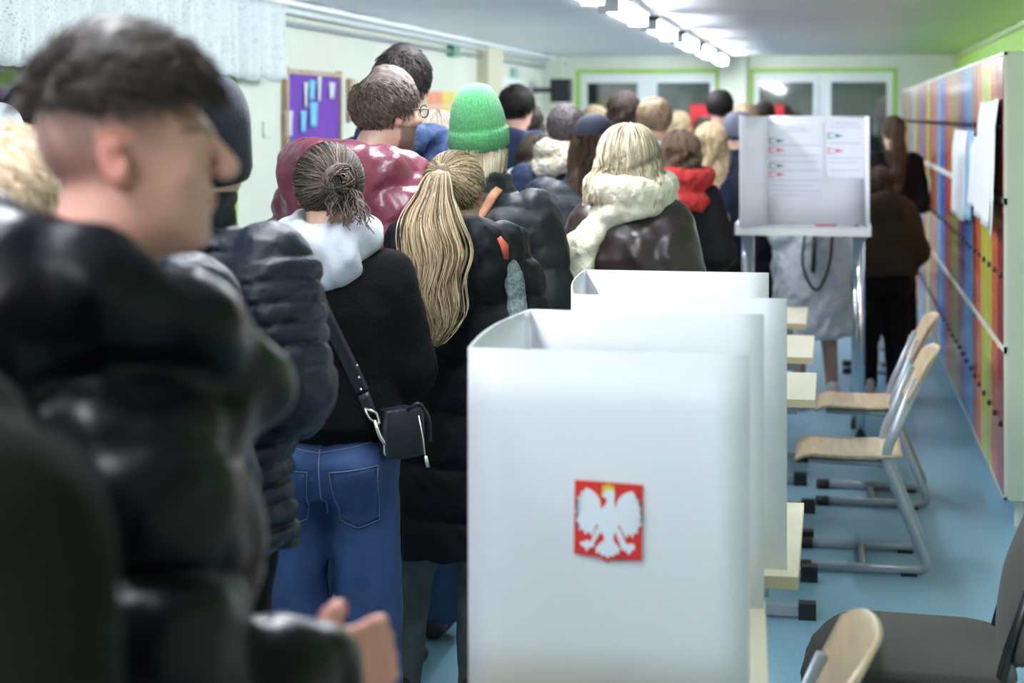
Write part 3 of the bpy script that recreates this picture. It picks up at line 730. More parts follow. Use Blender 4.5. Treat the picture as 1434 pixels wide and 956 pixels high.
# purple notice board
b0 = onX(397, 103, XL); b1 = onX(470, 103, XL); bz1 = b0.z; bz0 = 1.30
nb = empty('notice_board', (XL, 0, 0)); tag(nb, 'purple notice board in a wooden frame pinned with paper strips', 'notice board')
def lb(name, x0, y0, z0, x1, y1, z1, m, par, bev=0): o = box(name, (x0, y0, z0), (x1, y1, z1), m, par, bev); return o
m_pur = mat('purple_felt', (.16, .045, .42), .85, bump=.2, bscale=200, var=.15, vscale=4); m_wood = mat('frame_wood', (.42, .30, .18), .5, var=.3, vscale=12)
lb('board', .0, b0.y, bz0, .02, b1.y, bz1, m_pur, nb)
for (ya, yb, za, zb) in ((b0.y - .04, b0.y, bz0 - .04, bz1 + .04), (b1.y, b1.y + .03, bz0 - .04, bz1 + .04), (b0.y, b1.y, bz1, bz1 + .03), (b0.y, b1.y, bz0 - .03, bz0)): lb('frame', 0, ya, za, .035, yb, zb, m_wood, nb, .004)
def lpx(p, q): v = onX(p, q, XL + .02); return v.y, v.z
ppr = mat('paper', (.72, .78, .82), .8, trans=.15); cya = mat('cyan_paper', (.16, .5, .72), .8); grn = mat('green_paper', (.02, .16, .05), .8); blk = mat('black_card', (.008, .008, .01), .8)
for (x0, y0, x1, y1, m, lab) in ((398, 155, 409, 190, ppr, 'white paper card at the left of the purple board'), (424, 115, 430, 150, ppr, 'narrow white paper strip near the top centre of the purple board'), (431, 112, 441, 140, cya, 'pale cyan paper figure in the upper middle of the purple board'),
        (432, 143, 444, 178, cya, 'long cyan paper figure in the lower middle of the purple board'), (419, 155, 428, 185, cya, 'blue paper strip left of the lower cyan figure'), (443, 107, 449, 142, ppr, 'white paper strip right of the upper cyan figure'), (459, 115, 468, 138, ppr, 'small white paper at the right edge of the purple board'),
        (403, 196, 420, 232, grn, 'dark green paper shape in the lower left corner of the purple board')):
    ya, za = lpx(x0, y0); yb, zb = lpx(x1, y1)
    o = sheet('paper_strip', lambda u, v, ya=ya, yb=yb, za=za, zb=zb: (XL + .026 + .006 * math.sin(u * 3 + v * 2), ya + (yb - ya) * u, za + (zb - za) * v), 4, 6, m, None, .002); tag(o, lab, 'paper', 'papers pinned on the purple board')
# coloured poster further along, small signs
def wallthing(name, p0_, p1_, m, lab, cat, th=.02, par=None):
    ya, za = lpx(*p0_); yb, zb = lpx(*p1_); o = box(name, (XL + .001, min(ya, yb), min(za, zb)), (XL + th, max(ya, yb), max(za, zb)), m, par, .003)
    if lab: tag(o, lab, cat)
    return o
ps = empty('wall_display'); tag(ps, 'wall display of orange, yellow and red sheets beyond the purple board', 'display board')
wallthing('backing_board', (596, 126), (668, 172), mat('cream_board', (.6, .6, .45), .8), None, None, .015, ps)
for i, (a, c) in enumerate(((599, (.75, .28, .16)), (610, (.75, .28, .16)), (621, (.75, .58, .10)), (632, (.75, .62, .12)), (643, (.75, .60, .12)), (654, (.7, .3, .2)))):
    wallthing('sheet', (a, 128), (a + 9, 147), mat('poster_%d' % i, c, .8), None, None, .02, ps); wallthing('sheet', (a, 150), (a + 9, 170), mat('poster_%d' % i, c, .8), None, None, .02, ps)
wallthing('picture_frame', (489, 110), (496, 170), m_wood, 'narrow wooden picture frame on the wall right of the purple board', 'picture frame', .03)
wallthing('light_switch', (372, 170), (383, 192), m_wall, 'cream wall panel cover left of the purple board', 'wall panel', .012)
wallthing('exit_sign', (629, 61), (638, 80), mat('sign_green', (.05, .28, .16), .5), 'small green emergency sign high on the left wall', 'sign', .06)
wallthing('exit_sign', (717, 95), (723, 110), mat('sign_green2', (.3, .5, .45), .5), 'small pale green sign above the white door', 'sign', .05)
wc = empty('wall_speaker', (XL + .22, YF - 1.1, 0)); tag(wc, 'black speaker box hanging at the far left corner', 'speaker')
q = onX(763, 108, XL + .3); q2 = onX(763, 142, XL + .3)
box('housing', (0, 0, q2.z), (.2, .22, min(q.z, 2.25)), m_black, wc, .01); box('bracket', (-.2, .08, q2.z + .1), (0, .12, q2.z + .15), m_black, wc)
cm = empty('security_camera', (onY(787, 88, YF - .05).x, YF, onY(787, 88, YF).z)); tag(cm, 'small dark dome camera under the ceiling left of the first far window', 'camera')
revolve('dome', [(.05, 0, 0), (.045, -.03, 0), (.025, -.055, 0), (.002, -.06, 0)], m_black, cm, n=24, X=lambda V: V + [0, -.1, 0]); box('mount', (-.03, -.1, -.005), (.03, 0, .02), m_frame, cm)

# red boards beyond the queue
m_red = mat('red_card', (.55, .02, .03), .6)
for (x0, y0, x1, y1, lab) in ((966, 146, 1002, 190, 'large red board standing before the first far window'), (1066, 147, 1098, 162, 'small red board on the sill of the second far window')):
    a = onY(x0, y0, YF - .12); b = onY(x1, y1, YF - .12); r = empty('red_board', (0, YF - .12, 0)); tag(r, lab, 'board')
    box('panel', (a.x, 0, b.z), (b.x, .02, a.z), m_red, r, .003)
    for xx in (a.x + .05, b.x - .08): box('leg', (xx, .0, 0), (xx + .03, .02, b.z), m_grey, r)

# ceiling lights
m_tube = bpy.data.materials.new('lamp_diffuser'); m_tube.use_nodes = True; bb = m_tube.node_tree.nodes['Principled BSDF']
bb.inputs['Base Color'].default_value = (.9, .95, 1, 1); bb.inputs['Emission Color'].default_value = (.90, .935, 1, 1); bb.inputs['Emission Strength'].default_value = LAMP * 1.2
for i in range(10):
    y = -.9 + i * 1.95; r = empty('ceiling_light', (-1.15, y, ZC)); tag(r, 'long white ceiling light in the row over the queue', 'ceiling light', 'row of ceiling lights over the queue')
    box('housing', (-.07, 0, -.045), (.07, 1.36, -.004), m_white, r, .005)
    V, F = tube_data([(0, .02, -.065), (0, .04, -.065), (0, 1.32, -.065), (0, 1.34, -.065)], [.03, .05, .05, .03], 16, .9)
    mk('diffuser', V, F, m_tube, r)
    for yy in (.0, 1.34): box('end_cap', (-.055, yy, -.11), (.055, yy + .02, -.02), m_white, r, .004)

# ---------------------------------------------------------------- lockers
LX0 = .696; LW = .27; LZ = (.12, .745, 1.365, 1.99)
m_lbody = mat('locker_green', (.60, .66, .52), .45, bump=.04, bscale=90, var=.04, vscale=3); m_ltop = mat('locker_cream', (.72, .74, .66), .45)
pal = {'w': (.33, .035, .04), 'o': (.72, .17, .05), 'l': (.60, .62, .08), 't': (.05, .30, .50), 'b': (.07, .20, .62), 'n': (.10, .07, .22), 'm': (.36, .07, .12), 'v': (.33, .36, .06), 'r': (.62, .06, .05), 's': (.30, .48, .62), 'p': (.28, .20, .34)}
def lockmat(ch):
    return mat('locker_door_' + ch, pal[ch], .22, coat=.15, bump=.03, bscale=12)
seq = 'wollowtbnmvvorbbsporvlowbtrolvsbopwlrtbovs'
key = onX(1406, 300, LX0).y
m_lock = mat('lock_black', (.01, .01, .012), .35)
def locker(i, y0):
    c = seq[i * 4:i * 4 + 4]; where = ('nearest the camera' if i == 0 else 'second from the near end' if i == 1 else 'third from the near end' if i == 2 else None)
    lab = 'pale green locker unit %s with narrow coloured doors' % where if where else 'locker unit of narrow coloured doors further down the row along the right wall'
    r = empty('locker_cabinet', (LX0, y0, 0)); tag(r, lab, 'locker', 'lockers along the right wall')
    W = 4 * LW - .004
    box('cabinet_body', (.014, 0, LZ[0]), (.50, W, LZ[3]), m_lbody, r, .003)
    bm = bmesh.new()
    for z in LZ: addbox(bm, (0, 0, max(LZ[0], z - .014)), (.014, W, min(LZ[3], z + .014)))
    for k in range(5): yy = min(max(k * LW - .008, 0), W - .012); addbox(bm, (.0, yy, LZ[0]), (.0139, yy + .014, LZ[3]))
    bmobj('door_frame', bm, m_ltop, r)
    for k in range(4):
        for t in range(3):
            ya, yb = k * LW + .012, (k + 1) * LW - .012; za, zb = LZ[t] + .02, LZ[t + 1] - .02
            d = box('door', (-.004, ya, za), (.0135, yb, zb), lockmat(c[k]), r, .003)
            V, F = tube_data([(-.018, ya + .035, (za + zb) / 2), (-.012, ya + .035, (za + zb) / 2), (-.003, ya + .035, (za + zb) / 2)], [.010, .014, .014], 10)
            mk('lock', V, F, m_lock, d)
    for yy in (.05, W - .09):
        for xx in (.05, .42): box('foot', (xx, yy, 0), (xx + .035, yy + .035, LZ[0]), m_lbody if xx > 1 else m_ltop, r, .003)
    box('plinth', (.09, .06, 0), (.11, .10, LZ[0]), m_black, r)
    return r
for i in range(10): locker(i, key + i * 4 * LW)
# papers taped to the lockers
def lkp(px_, py_): v = onX(px_, py_, LX0 - .02); return v.y, v.z
def lpaper(x0, y0, x1, y1, m, lab, k, off=.0):
    ya, z1 = lkp(x1, y0); ya = max(ya, key + .02); yb, _ = lkp(x0, y0); _, z0 = lkp((x0 + x1) / 2, y1)
    o = sheet('notice_sheet', lambda u, v: (LX0 - .009 - off*.6 - .014 * min(1, v * 5) - .012 * v * v * (1 + .5 * math.sin(u * 5 + k)) - .004 * math.sin(u * 9 + k), ya + (yb - ya) * u, z1 + (z0 - z1) * v), 12, 14, m, None, .0015)
    return tag(o, lab, 'paper', 'paper notices taped to the lockers')
ink = mat('paper_printed', (.74, .77, .80), .75, var=.12, vscale=70, stretch=(1, 2, 9), detail=1)
lpaper(1391, 137, 1406, 333, ink, 'long white notice nearest the pale green locker end', 1, .012)
lpaper(1379, 140, 1393, 318, ink, 'long white notice second from the locker end', 2, .006)
lpaper(1369, 142, 1381, 305, ink, 'long white notice overlapping behind two others on the lockers', 3)
lpaper(1360, 192, 1370, 288, ink, 'small white notice left of the three long ones', 4)
lpaper(1352, 183, 1361, 306, mat('blue_sheet', (.22, .42, .58), .7), 'blue sheet taped beside a white one on the lockers', 5)
lpaper(1336, 183, 1354, 303, ink, 'separate white notice hanging left of the blue sheet on the lockers', 6, .006)
# ================================================================ furniture
m_ply = mat('plywood', (.60, .47, .31), .3, var=.25, vscale=6, stretch=(1, 9, 1), col2=(.48, .36, .23)); m_plypink = m_ply
m_edge = mat('ply_edge', (.50, .34, .18), .5)
m_desk = mat('desk_laminate', (.70, .66, .50), .3, var=.08, vscale=5, stretch=(8, 1, 1)); m_dedge = mat('desk_edge', (.58, .48, .30), .45)
def school_chair(x, y, rz, lab, sc=1.0):
    r = empty('school_chair', (x, y, 0), rz); tag(r, lab, 'chair', 'wooden school chairs in the row on the right')
    def path(e):
        return fillet([(e * .175, .225, .022), (e * .175, -.215, .022), (e * .178, -.235, .05), (e * .175, -.075, .44), (e * .162, -.205, .735)], .07, 7)
    for e in (-1, 1):
        f = tube('side_frame', path(e), .0195, m_grey, r, 14, .62, (1, 0, 0))
        tube('foot_cap', [(e * .175, .19, .022), (e * .175, .245, .022)], .021, m_black, f, 10); box('glider', (e * .175 - .017, -.20, 0), (e * .175 + .017, -.14, .012), m_black, f)
        tube('seat_rail', fillet([(e * .16, .20, .418), (e * .16, -.06, .412), (e * .173, -.085, .405)], .03), .012, m_grey, r)
    tube('crossbar', [(-.165, .0, .022), (.165, .0, .022)], .013, m_grey, r); tube('crossbar', [(-.165, -.07, .41), (.165, -.07, .41)], .013, m_grey, r)
    def seat(u, v):
        a = (u - .5) * 2; yy = .25 - .40 * v; z = .440 - .012 * math.sin(PI * v) - .030 * max(0, (yy - .17) / .08) ** 2 + .010 * a * a
        w = .195 * (1 - .25 * max(0, v - .7) ** 2 * 8 * .3); return (a * w, yy, z)
    sheet('seat', seat, 14, 20, m_ply, r, .011)
    def back(u, v):
        a = (u - .5) * 2; z = .615 + .225 * v; c = .5 + .5 * math.cos(PI * min(1, abs(a) ** 3)); zz = .725 + (z - .725) * (1 - .35 * abs(a) ** 4)
        return (a * .19, -.135 - .16 * (zz - .60) / .225 * .72 - .035 * (1 - a * a) , zz)
    sheet('backrest', back, 16, 12, m_ply, r, .011)
    return r
school_chair(.105, 6.76, PI / 2, 'wooden school chair with grey sled frame nearest of the two side by side')
school_chair(.165, 7.88, PI / 2, 'wooden school chair with grey frame just behind the nearest full one')
school_chair(.30, 11.85, PI / 2, 'wooden school chair far back near the woman with a ponytail by the lockers')
school_chair(-.215, 3.02, PI / 2 + .03, 'wooden school chair whose backrest rises at the bottom edge beside the near desk')

# fabric chair
fab = mat('brown_fabric', (.062, .057, .050), .9, bump=.6, bscale=420, var=.5, vscale=330, col2=(.035, .033, .030), sheen=.1)
def fabric_chair(x, y, rz):
    r = empty('stacking_chair', (x, y, 0), rz); tag(r, 'grey brown upholstered chair with black tubular frame in the lower right corner', 'chair')
    fr = mat('black_metal', (.010, .010, .012), .22, spec=.7)
    for e in (-1, 1):
        tube('rear_leg', fillet([(e * .215, -.30, .0), (e * .205, -.17, .42), (e * .195, -.19, .52), (e * .185, -.285, .80)], .08), .0135, fr, r, 12, 1.2)
        tube('front_leg', fillet([(e * .225, .24, .0), (e * .21, .21, .415), (e * .21, -.17, .42)], .05), .012, fr, r)
        tube('seat_rail', [(e * .19, .19, .425), (e * .19, -.18, .425)], .010, fr, r)
    tube('crossbar', [(-.205, .2, .42), (.205, .2, .42)], .010, fr, r); tube('crossbar', [(-.2, -.16, .42), (.2, -.16, .42)], .010, fr, r)
    def cushion(name, hx, hy, hz, f):
        n = 28; V = []; Q = []
        v = Vol((-hx - .03, -hy - .03, -hz - .08), (hx + .03, hy + .03, hz + .08), .008)
        def fn(X, Y, Z):
            zz = Z - f(X, Y); q = ((np.abs(X) / hx) ** 5 + (np.abs(Y) / hy) ** 5) ** .2
            return np.maximum((q - 1) * min(hx, hy), 0 * Z) + np.abs(zz) - hz * (1 - .35 * np.clip(q, 0, 1) ** 4) + np.minimum((q - 1) * .2, 0) * .1
        v.app(fn, (-hx - .02, -hy - .02, -hz - .07), (hx + .02, hy + .02, hz + .07), .0)
        return v.mesh()
    V, Q = cushion('s', .235, .225, .028, lambda X, Y: .012 * (X / .2) ** 2 - .03 * np.clip((Y - .12) / .1, 0, 1) ** 2)
    mk('seat', V + np.array([0, .02, .462]), Q, fab, r)
    V, Q = cushion('b', .235, .165, .022, lambda X, Y: .03 * (X / .2) ** 2)
    R = rotm(0, math.radians(106)); V = V @ R.T + np.array([0, -.235, .68]); mk('backrest', V, Q, fab, r)
fabric_chair(.19, 4.10, PI / 2 - .06)

# desks
def desk(x1, y0, y1, lab, rz=0.0, wdt=.50):
    """school desk, right edge at x1, from y0 to y1, top 0.76"""
    L = y1 - y0; r = empty('school_desk', (x1 - wdt / 2, (y0 + y1) / 2, 0), rz); tag(r, lab, 'desk', 'row of school desks'); h = wdt / 2; t = L / 2
    b = box('desktop', (-h, -t, .736), (h, t, .76), m_desk, r, .003)
    bm = bmesh.new(); addbox(bm, (h, -t, .734), (h + .002, t, .7605)); addbox(bm, (-h, -t - .002, .734), (h + .002, -t, .7605)); bmobj('edge_band', bm, m_dedge, r)
    for e in (-1, 1):
        y = e * (t - .07)
        box('skid', (-h + .02, y - .02, .012), (h - .03, y + .02, .045), m_grey, r, .006)
        for xx in (-h - .005, h - .055): box('foot_cap', (xx, y - .026, 0), (xx + .06, y + .026, .056), m_black, r, .008)
        box('leg', (h - .23, y - .018, .045), (h - .165, y + .018, .70), m_grey, r, .006)
        box('top_rail', (-h + .05, y - .016, .70), (h - .06, y + .016, .736), m_grey, r, .004)
    box('crossbar', (-h + .06, -t + .085, .66), (-h + .09, t - .085, .735), m_grey, r, .004)
    return r
desk(-.118, 2.72, 3.42, 'nearest desk under the white voting screen with the red emblem', .05)
desk(-.075, 3.62, 4.32, 'desk under the second white voting screen')
desk(-.065, 5.89, 6.52, 'bare pale desk beyond the second voting screen')
desk(-.085, 6.93, 7.63, 'bare pale desk behind another bare one, short of the tall stand')
desk(-.13, 8.05, 8.75, 'pale desk mostly hidden beside the tall stand', 0.0, .40)

# voting screens
m_pp = mat('white_polypropylene', (.90, .91, .95), .38, trans=.25)
def screen(X0, X1, Y0, Y1, z0, z1, lab, dl=0.0, bulge=.02):
    r = empty('voting_screen', (X0, Y0, 0)); tag(r, lab, 'voting screen', 'white folding voting screens')
    W = X1 - X0; D = Y1 - Y0; t = .003
    o = sheet('front_panel', lambda u, v: (W * u, .006 * math.sin(PI * u) * (1 - v), z0 + (z1 - z0) * v), 8, 6, m_pp, r, t)
    sheet('side_panel', lambda u, v: (dl * u - bulge * math.sin(PI * u), D * u, z0 + (z1 - z0) * v), 12, 4, m_pp, r, t)
    sheet('rear_panel', lambda u, v: (dl + (W - 0) * u, D - .004 * math.sin(PI * u), z0 + (z1 - z0) * v), 8, 6, m_pp, r, t)
    return r
Z1 = 1.335
s1 = screen(-.597, -.134, 2.79, 3.37, .762, Z1, 'nearest white voting screen with a red and white eagle emblem')
s2 = screen(-.555, -.098, 3.67, 4.27, .762, Z1, 'plain white voting screen just behind the one with the emblem', -.06, .015)
# emblem, traced in crop pixels (450, 490 centre)
em = empty('emblem', (0, 0, 0)); em.parent = s1
ce = onY(852, 727, 2.79); u = .463 / 393 / 6.37
EX = lambda pts, y: [((ce.x + .597) + (x - 455) * u, ce.z - (q - 490) * u) for x, q in pts]
m_er = mat('emblem_red', (.72, .035, .03), .4); m_ew = mat('emblem_white', (.82, .85, .92), .4); m_ey = mat('emblem_gold', (.80, .62, .06), .4)
bpy.data.objects.remove(em)
em = prism('emblem', EX([(158, 148), (765, 170), (755, 838), (520, 832), (480, 850), (450, 868), (415, 848), (380, 830), (148, 802)], 0), .0012, m_er, s1, Matrix.Translation((0, -.0035, 0)))
def feather(cx, cy, pts): return pts
eagle = [  # body, neck and head
    [(430, 215), (500, 215), (515, 250), (512, 330), (525, 400), (560, 420), (560, 520), (520, 600), (500, 640), (480, 700), (430, 700), (415, 630), (380, 590), (350, 520), (350, 420), (385, 400), (430, 355), (445, 320), (432, 290), (405, 290), (412, 262)],
    [(255, 210), (310, 232), (360, 275), (388, 330), (392, 400), (375, 470), (350, 520), (340, 560), (310, 640), (285, 600), (250, 628), (235, 585), (195, 590), (200, 540), (165, 500), (190, 470), (158, 430), (185, 405), (160, 365), (195, 335), (180, 300), (215, 280), (210, 250), (240, 240)],
    [(665, 230), (605, 250), (555, 290), (530, 345), (525, 410), (545, 470), (560, 530), (585, 590), (620, 650), (640, 600), (675, 640), (685, 590), (722, 600), (715, 550), (760, 520), (728, 480), (762, 440), (735, 415), (755, 375), (722, 345), (730, 305), (698, 290), (700, 255)],
    [(430, 600), (500, 600), (505, 680), (530, 700), (560, 740), (548, 790), (520, 780), (505, 815), (480, 800), (452, 835), (425, 800), (398, 815), (385, 780), (352, 790), (345, 740), (380, 700), (420, 670)],
    [(350, 560), (395, 590), (340, 680), (325, 735), (290, 740), (262, 780), (245, 740), (212, 725), (205, 690), (240, 695), (255, 672), (300, 690)],
    [(520, 560), (560, 560), (600, 660), (620, 700), (660, 690), (690, 700), (692, 745), (665, 750), (640, 795), (620, 760), (575, 745), (560, 690), (535, 640)]]
bm = bmesh.new()
for gi, g in enumerate(eagle):
    p = EX(g, 0); yb = -.0047 - gi * .0001; a = [bm.verts.new((x, yb, z)) for x, z in p]; b = [bm.verts.new((x, -.0034, z)) for x, z in p]
    bm.faces.new(a); n = len(a)
    for i in range(n): bm.faces.new((a[i], b[i], b[(i + 1) % n], a[(i + 1) % n]))
bmesh.ops.triangulate(bm, faces=[f for f in bm.faces if len(f.verts) > 4]); bmobj('eagle', bm, m_ew, em)
prism('crown', EX([(402, 232), (408, 175), (432, 195), (455, 160), (480, 192), (508, 175), (512, 228), (480, 222), (430, 222)], 0), .001, m_ey, em, Matrix.Translation((0, -.0055, 0)))
prism('beak', EX([(412, 225), (428, 240), (412, 275), (395, 290), (398, 250)], 0), .001, m_ey, em, Matrix.Translation((0, -.0055, 0)))

# tall voting stand
VS = empty('voting_stand', (0, 0, 0)); tag(VS, 'tall white voting booth on a tray with chrome legs', 'voting booth')
yF = 9.2; xa, xb = -.52, .192; TD = .48; zt = 1.118
bm = bmesh.new(); addbox(bm, (xa, yF, zt - .03), (xb, yF + TD, zt)); bmobj('tray', bm, m_white, VS, bevel=.012, seg=3)
bm = bmesh.new()
for lo, hi in (((xa, yF, zt), (xa + .012, yF + TD, zt + .03)), ((xb - .012, yF, zt), (xb, yF + TD, zt + .03)), ((xa + .012, yF, zt), (xb - .012, yF + .008, zt + .006))): addbox(bm, lo, hi)
bmobj('tray_rim', bm, m_white, VS, bevel=.003)
for (x, y) in ((xa + .055, yF + .05), (xa + .06, yF + TD - .05), (xb - .055, yF + .05), (xb - .075, yF + TD - .05)):
    lg = tube('leg', [(x, y, 0), (x, y, zt - .03)], .024, m_chrome, VS, 20); tube('rubber_foot', [(x, y, 0), (x, y, .04)], .028, m_black, lg, 16)
zt2 = 1.722; L0, R0_, Lb, Rb = xa + .025, xb - .01, xa + .16, xb - .025
sheet('left_panel', lambda u, v: (L0 + (Lb - L0) * u, yF + .02 + (TD - .05) * u, zt + .001 + (zt2 - zt) * v), 4, 4, m_pp, VS, .004)
sheet('right_panel', lambda u, v: (R0_ + (Rb - R0_) * u, yF + .02 + (TD - .05) * u, zt + .001 + (zt2 - zt) * v), 4, 4, m_pp, VS, .004)
sheet('rear_panel', lambda u, v: (Lb + (Rb - Lb) * u, yF + TD - .03, zt + .001 + (zt2 - zt) * v), 4, 4, m_pp, VS, .004)
yB = yF + TD - .035
def bp(x, y): v = onY(x, y, yB); return v.x, v.z
pw = mat('poster_paper', (.80, .82, .90), .7); lineg = mat('print_grey', (.45, .48, .60), .8); pg = mat('print_green', (.02, .28, .20), .7); pr = mat('print_red', (.66, .12, .18), .7)
def poster(x0, y0, x1, y1, lab, items, lines):
    a = bp(x0, y0); b = bp(x1, y1); p = box('instruction_poster', (a[0], yB - .002, b[1]), (b[0], yB, a[1]), pw); tag(p, lab, 'poster', 'instruction posters in the voting booth')
    for (kx, ky, m) in items:
        c = bp(kx, ky); s_ = .011
        bm = bmesh.new()
        addbox(bm, (c[0], yB - .003, c[1] - s_ * 1.6), (c[0] + .006, yB - .002, c[1] + s_ * 1.6)); addbox(bm, (c[0] + .006, yB - .003, c[1] + s_ * .9), (c[0] + .035, yB - .002, c[1] + s_ * 1.3)); addbox(bm, (c[0] + .006, yB - .003, c[1] - s_ * 1.3), (c[0] + .035, yB - .002, c[1] - s_ * .9))
        v = [bm.verts.new((c[0] + .042 + dx, yB - .003, c[1] + dz)) for dx, dz in ((0, s_), (.045, 0), (0, -s_))]; bm.faces.new(v)
        bmobj('printed_mark', bm, m, p)
    bm = bmesh.new()
    for (lx0, lx1, ly) in lines:
        c = bp(lx0, ly); d = bp(lx1, ly); addbox(bm, (c[0], yB - .0026, c[1] - .003), (d[0], yB - .002, c[1] + .001))
    bmobj('printed_text', bm, lineg, p)
poster(1074, 172, 1153, 276, 'left instruction poster with four small green and red marks', ((1077, 197, pg), (1077, 210, pr), (1077, 232, pg), (1077, 244, pr)), [(1100, 1128, 179), (1095, 1132, 183), (1080, 1150, 203), (1080, 1148, 217), (1080, 1146, 226), (1080, 1149, 238), (1080, 1150, 252), (1080, 1140, 259), (1080, 1148, 266), (1080, 1120, 272)])
poster(1157, 165, 1212, 250, 'right instruction poster with one green and one red mark', ((1159, 190, pg), (1159, 211, pr)), [(1168, 1202, 172), (1164, 1206, 177), (1162, 1205, 200), (1162, 1208, 221), (1162, 1200, 227), (1162, 1206, 238)])
# pens on the tray
a = bp(1140, 308)
def small_pen(x, y, ang, c, lab):
    r = empty('pen', (x, y, zt + .0045), ang); tag(r, lab, 'pen'); tube('barrel', [(0, 0, .004), (.10, 0, .004)], .0055, mat('pen_%d' % int(c[0] * 99), c, .4), r, 8); tube('tip', [(.10, 0, .004), (.115, 0, .004), (.125, 0, .004)], [.0055, .003, .0008], m_black, r, 8)
small_pen(-.10, yF + .3, .1, (.6, .1, .06), 'red pen lying on the tray of the tall voting booth')
small_pen(.03, yF + .22, .6, (.7, .72, .8), 'white pen lying at the right of the booth tray')
# ================================================================ the cast
D2R = math.radians
def fab_(n, c, rough=.8, bump=.35, bs=60, **k): return mat(n, c, rough, bump=bump, bscale=bs, **{'spec': .2, **k})
nyl_black = mat('nylon_black', (.003, .003, .005), .33, bump=.3, bscale=12, spec=.2, detail=3)
nyl_navy = mat('nylon_navy', (.005, .009, .018), .5, bump=.3, bscale=30, detail=4, spec=.3)
nyl_maroon = mat('nylon_maroon', (.20, .045, .075), .33, bump=.45, bscale=17, detail=4, spec=.6)
nyl_coat = mat('nylon_coat', (.003, .004, .007), .62, bump=.25, bscale=22, detail=4, spec=.25)
nyl_teal = mat('nylon_teal_black', (.006, .010, .013), .55, bump=.25, bscale=20, detail=4, spec=.3)
wool_black = mat('wool_black', (.003, .003, .004), .95, bump=.9, bscale=150, sheen=.02, detail=5, spec=.12)
olive = fab_('olive_cloth', (.006, .007, .004), .9, .4, 120)
denim = mat('denim', (.032, .080, .215), .75, bump=.35, bscale=260, var=.45, vscale=7, detail=6, col2=(.016, .040, .125))
denim_dk = mat('denim_dark', (.03, .07, .17), .8, bump=.3, bscale=260, var=.4, vscale=8)
denim_gy = mat('denim_grey', (.12, .135, .14), .8, bump=.4, bscale=240, var=.45, vscale=9, detail=6)
blk_tr = fab_('black_trousers', (.006, .006, .008), .8, .3, 80, spec=.2)
dkblue = fab_('dark_blue_cloth', (.018, .028, .065), .75, .4, 50)
navy2 = fab_('navy_cloth', (.012, .016, .035), .8, .4, 50)
greyhood = mat('grey_jersey', (.36, .38, .42), .9, bump=.4, bscale=90, sheen=.3)
LG = dict(mat=blk_tr)
def ch(dark, light): return (dark, light)
BRN = ch((.010, .006, .004), (.07, .038, .022)); BLK = ch((.004, .003, .003), (.022, .016, .014)); BLD = ch((.30, .20, .10), (.85, .70, .48))
K = np.array

# A  young man with fade haircut in the foreground
def fade(P):
    x, y, z = P.T; q = np.where(z > hairline(x, y) - .012, 1, 0) * .0 + np.clip((z - (hairline(x, y) - .03)) / .07, 0, 1) * .62
    q = np.where((y > .045) & (z < .055), 0, q); q = np.where(y > .075, 0, q)
    brow = (np.abs(z - .0265 - .004 * np.sin((np.abs(x) - .015) * 50)) < .0055) & (np.abs(x) > .010) & (np.abs(x) < .052) & (y > .05)
    jaw = (z < -.045) & (y > .0) & (z > -.12)
    return np.maximum(np.maximum(q, brow * .9), jaw * .06)
topline = lambda x, y: np.where(y > .0, .052 + .25 * y, .052 - .1 * y)
hA = hair_short(n=3200, L=.042, vol=.006, lift=.7, rad=.0013, res=.005, crown=(0, -.95, .2), line=topline, topvol=.012, jit=.45, tmean=.35, seed=3, wv=.0045)
A = person('young man seen in profile with brown swept up fade haircut and shiny black puffer jacket', 130, 1265, 71, D2R(-45), res=.0065, skin=(.68, .34, .27), stub=(.13, .08, .085), stubfn=fade,
           hair=hA, haircol=ch((.010, .006, .005), (.085, .052, .036)), head=(D2R(-25), D2R(3), 0), hoff=(.01, .018), hs=.95, cat='person',
           arms={-1: ((-.17, 0, 1.36), (-.26, .0, 1.08), (-.17, .20, 1.05)), 1: ((.17, 0, 1.37), (.235, -.03, 1.11), (.185, .16, 1.115))},
           coat=dict(mat=nyl_black, hem=.82, ex=.02, puff=(.014, .15), spuff=(.014, .12), sleeve=.078, hood=1.5, hoodz=.06, fdrop=.19, collar=.035, wr=.006, ws=12, res=.009, cuff=.0), legs=dict(mat=blk_tr))
# B  olive shoulder at the lower left edge
person('person in a dark olive coat cut off at the lower left edge, nearest the camera', -290, 1900, 40, D2R(-10), res=.014, hair=hair_short(n=500), haircol=BRN,
       coat=dict(mat=olive, hem=.75, ex=.01, hood=.3, wr=.005), legs=LG)
# C  heads behind the young man
person('fair haired person mostly hidden behind the young man at the left edge', -12, 930, 180, D2R(-20), hair=hair_short(n=900, L=.03, seed=9, tmean=.6), haircol=ch((.45, .32, .2), (.9, .72, .52)),
       coat=dict(mat=navy2, hem=.8, hood=.5), legs=LG)
person('person in a dark navy jacket whose shoulder shows under the young man\'s chin', 150, 800, 135, D2R(-12), hair=hair_short(n=500, seed=10), haircol=BRN,
       coat=dict(mat=nyl_navy, hem=.8, ex=.015, collar=.05, wr=.005), legs=LG)
person('dark haired man whose bare ear shows at the left edge under the window', 52, 450, 120, D2R(78), res=.010, hair=hair_short(n=700, seed=12, vol=.010), haircol=BLK, coat=dict(mat=navy2, hem=.8), legs=LG)
person('person in a pale grey knitted hat and grey hood at the far left edge', -14, 500, 152, D2R(10), hair=hair_short(n=300), haircol=BLK, hat=('beanie', mat('pale_knit', (.5, .54, .56), .9, bump=.5, bscale=120), .135),
       coat=dict(mat=greyhood, hem=.8, hood=.9), legs=LG)
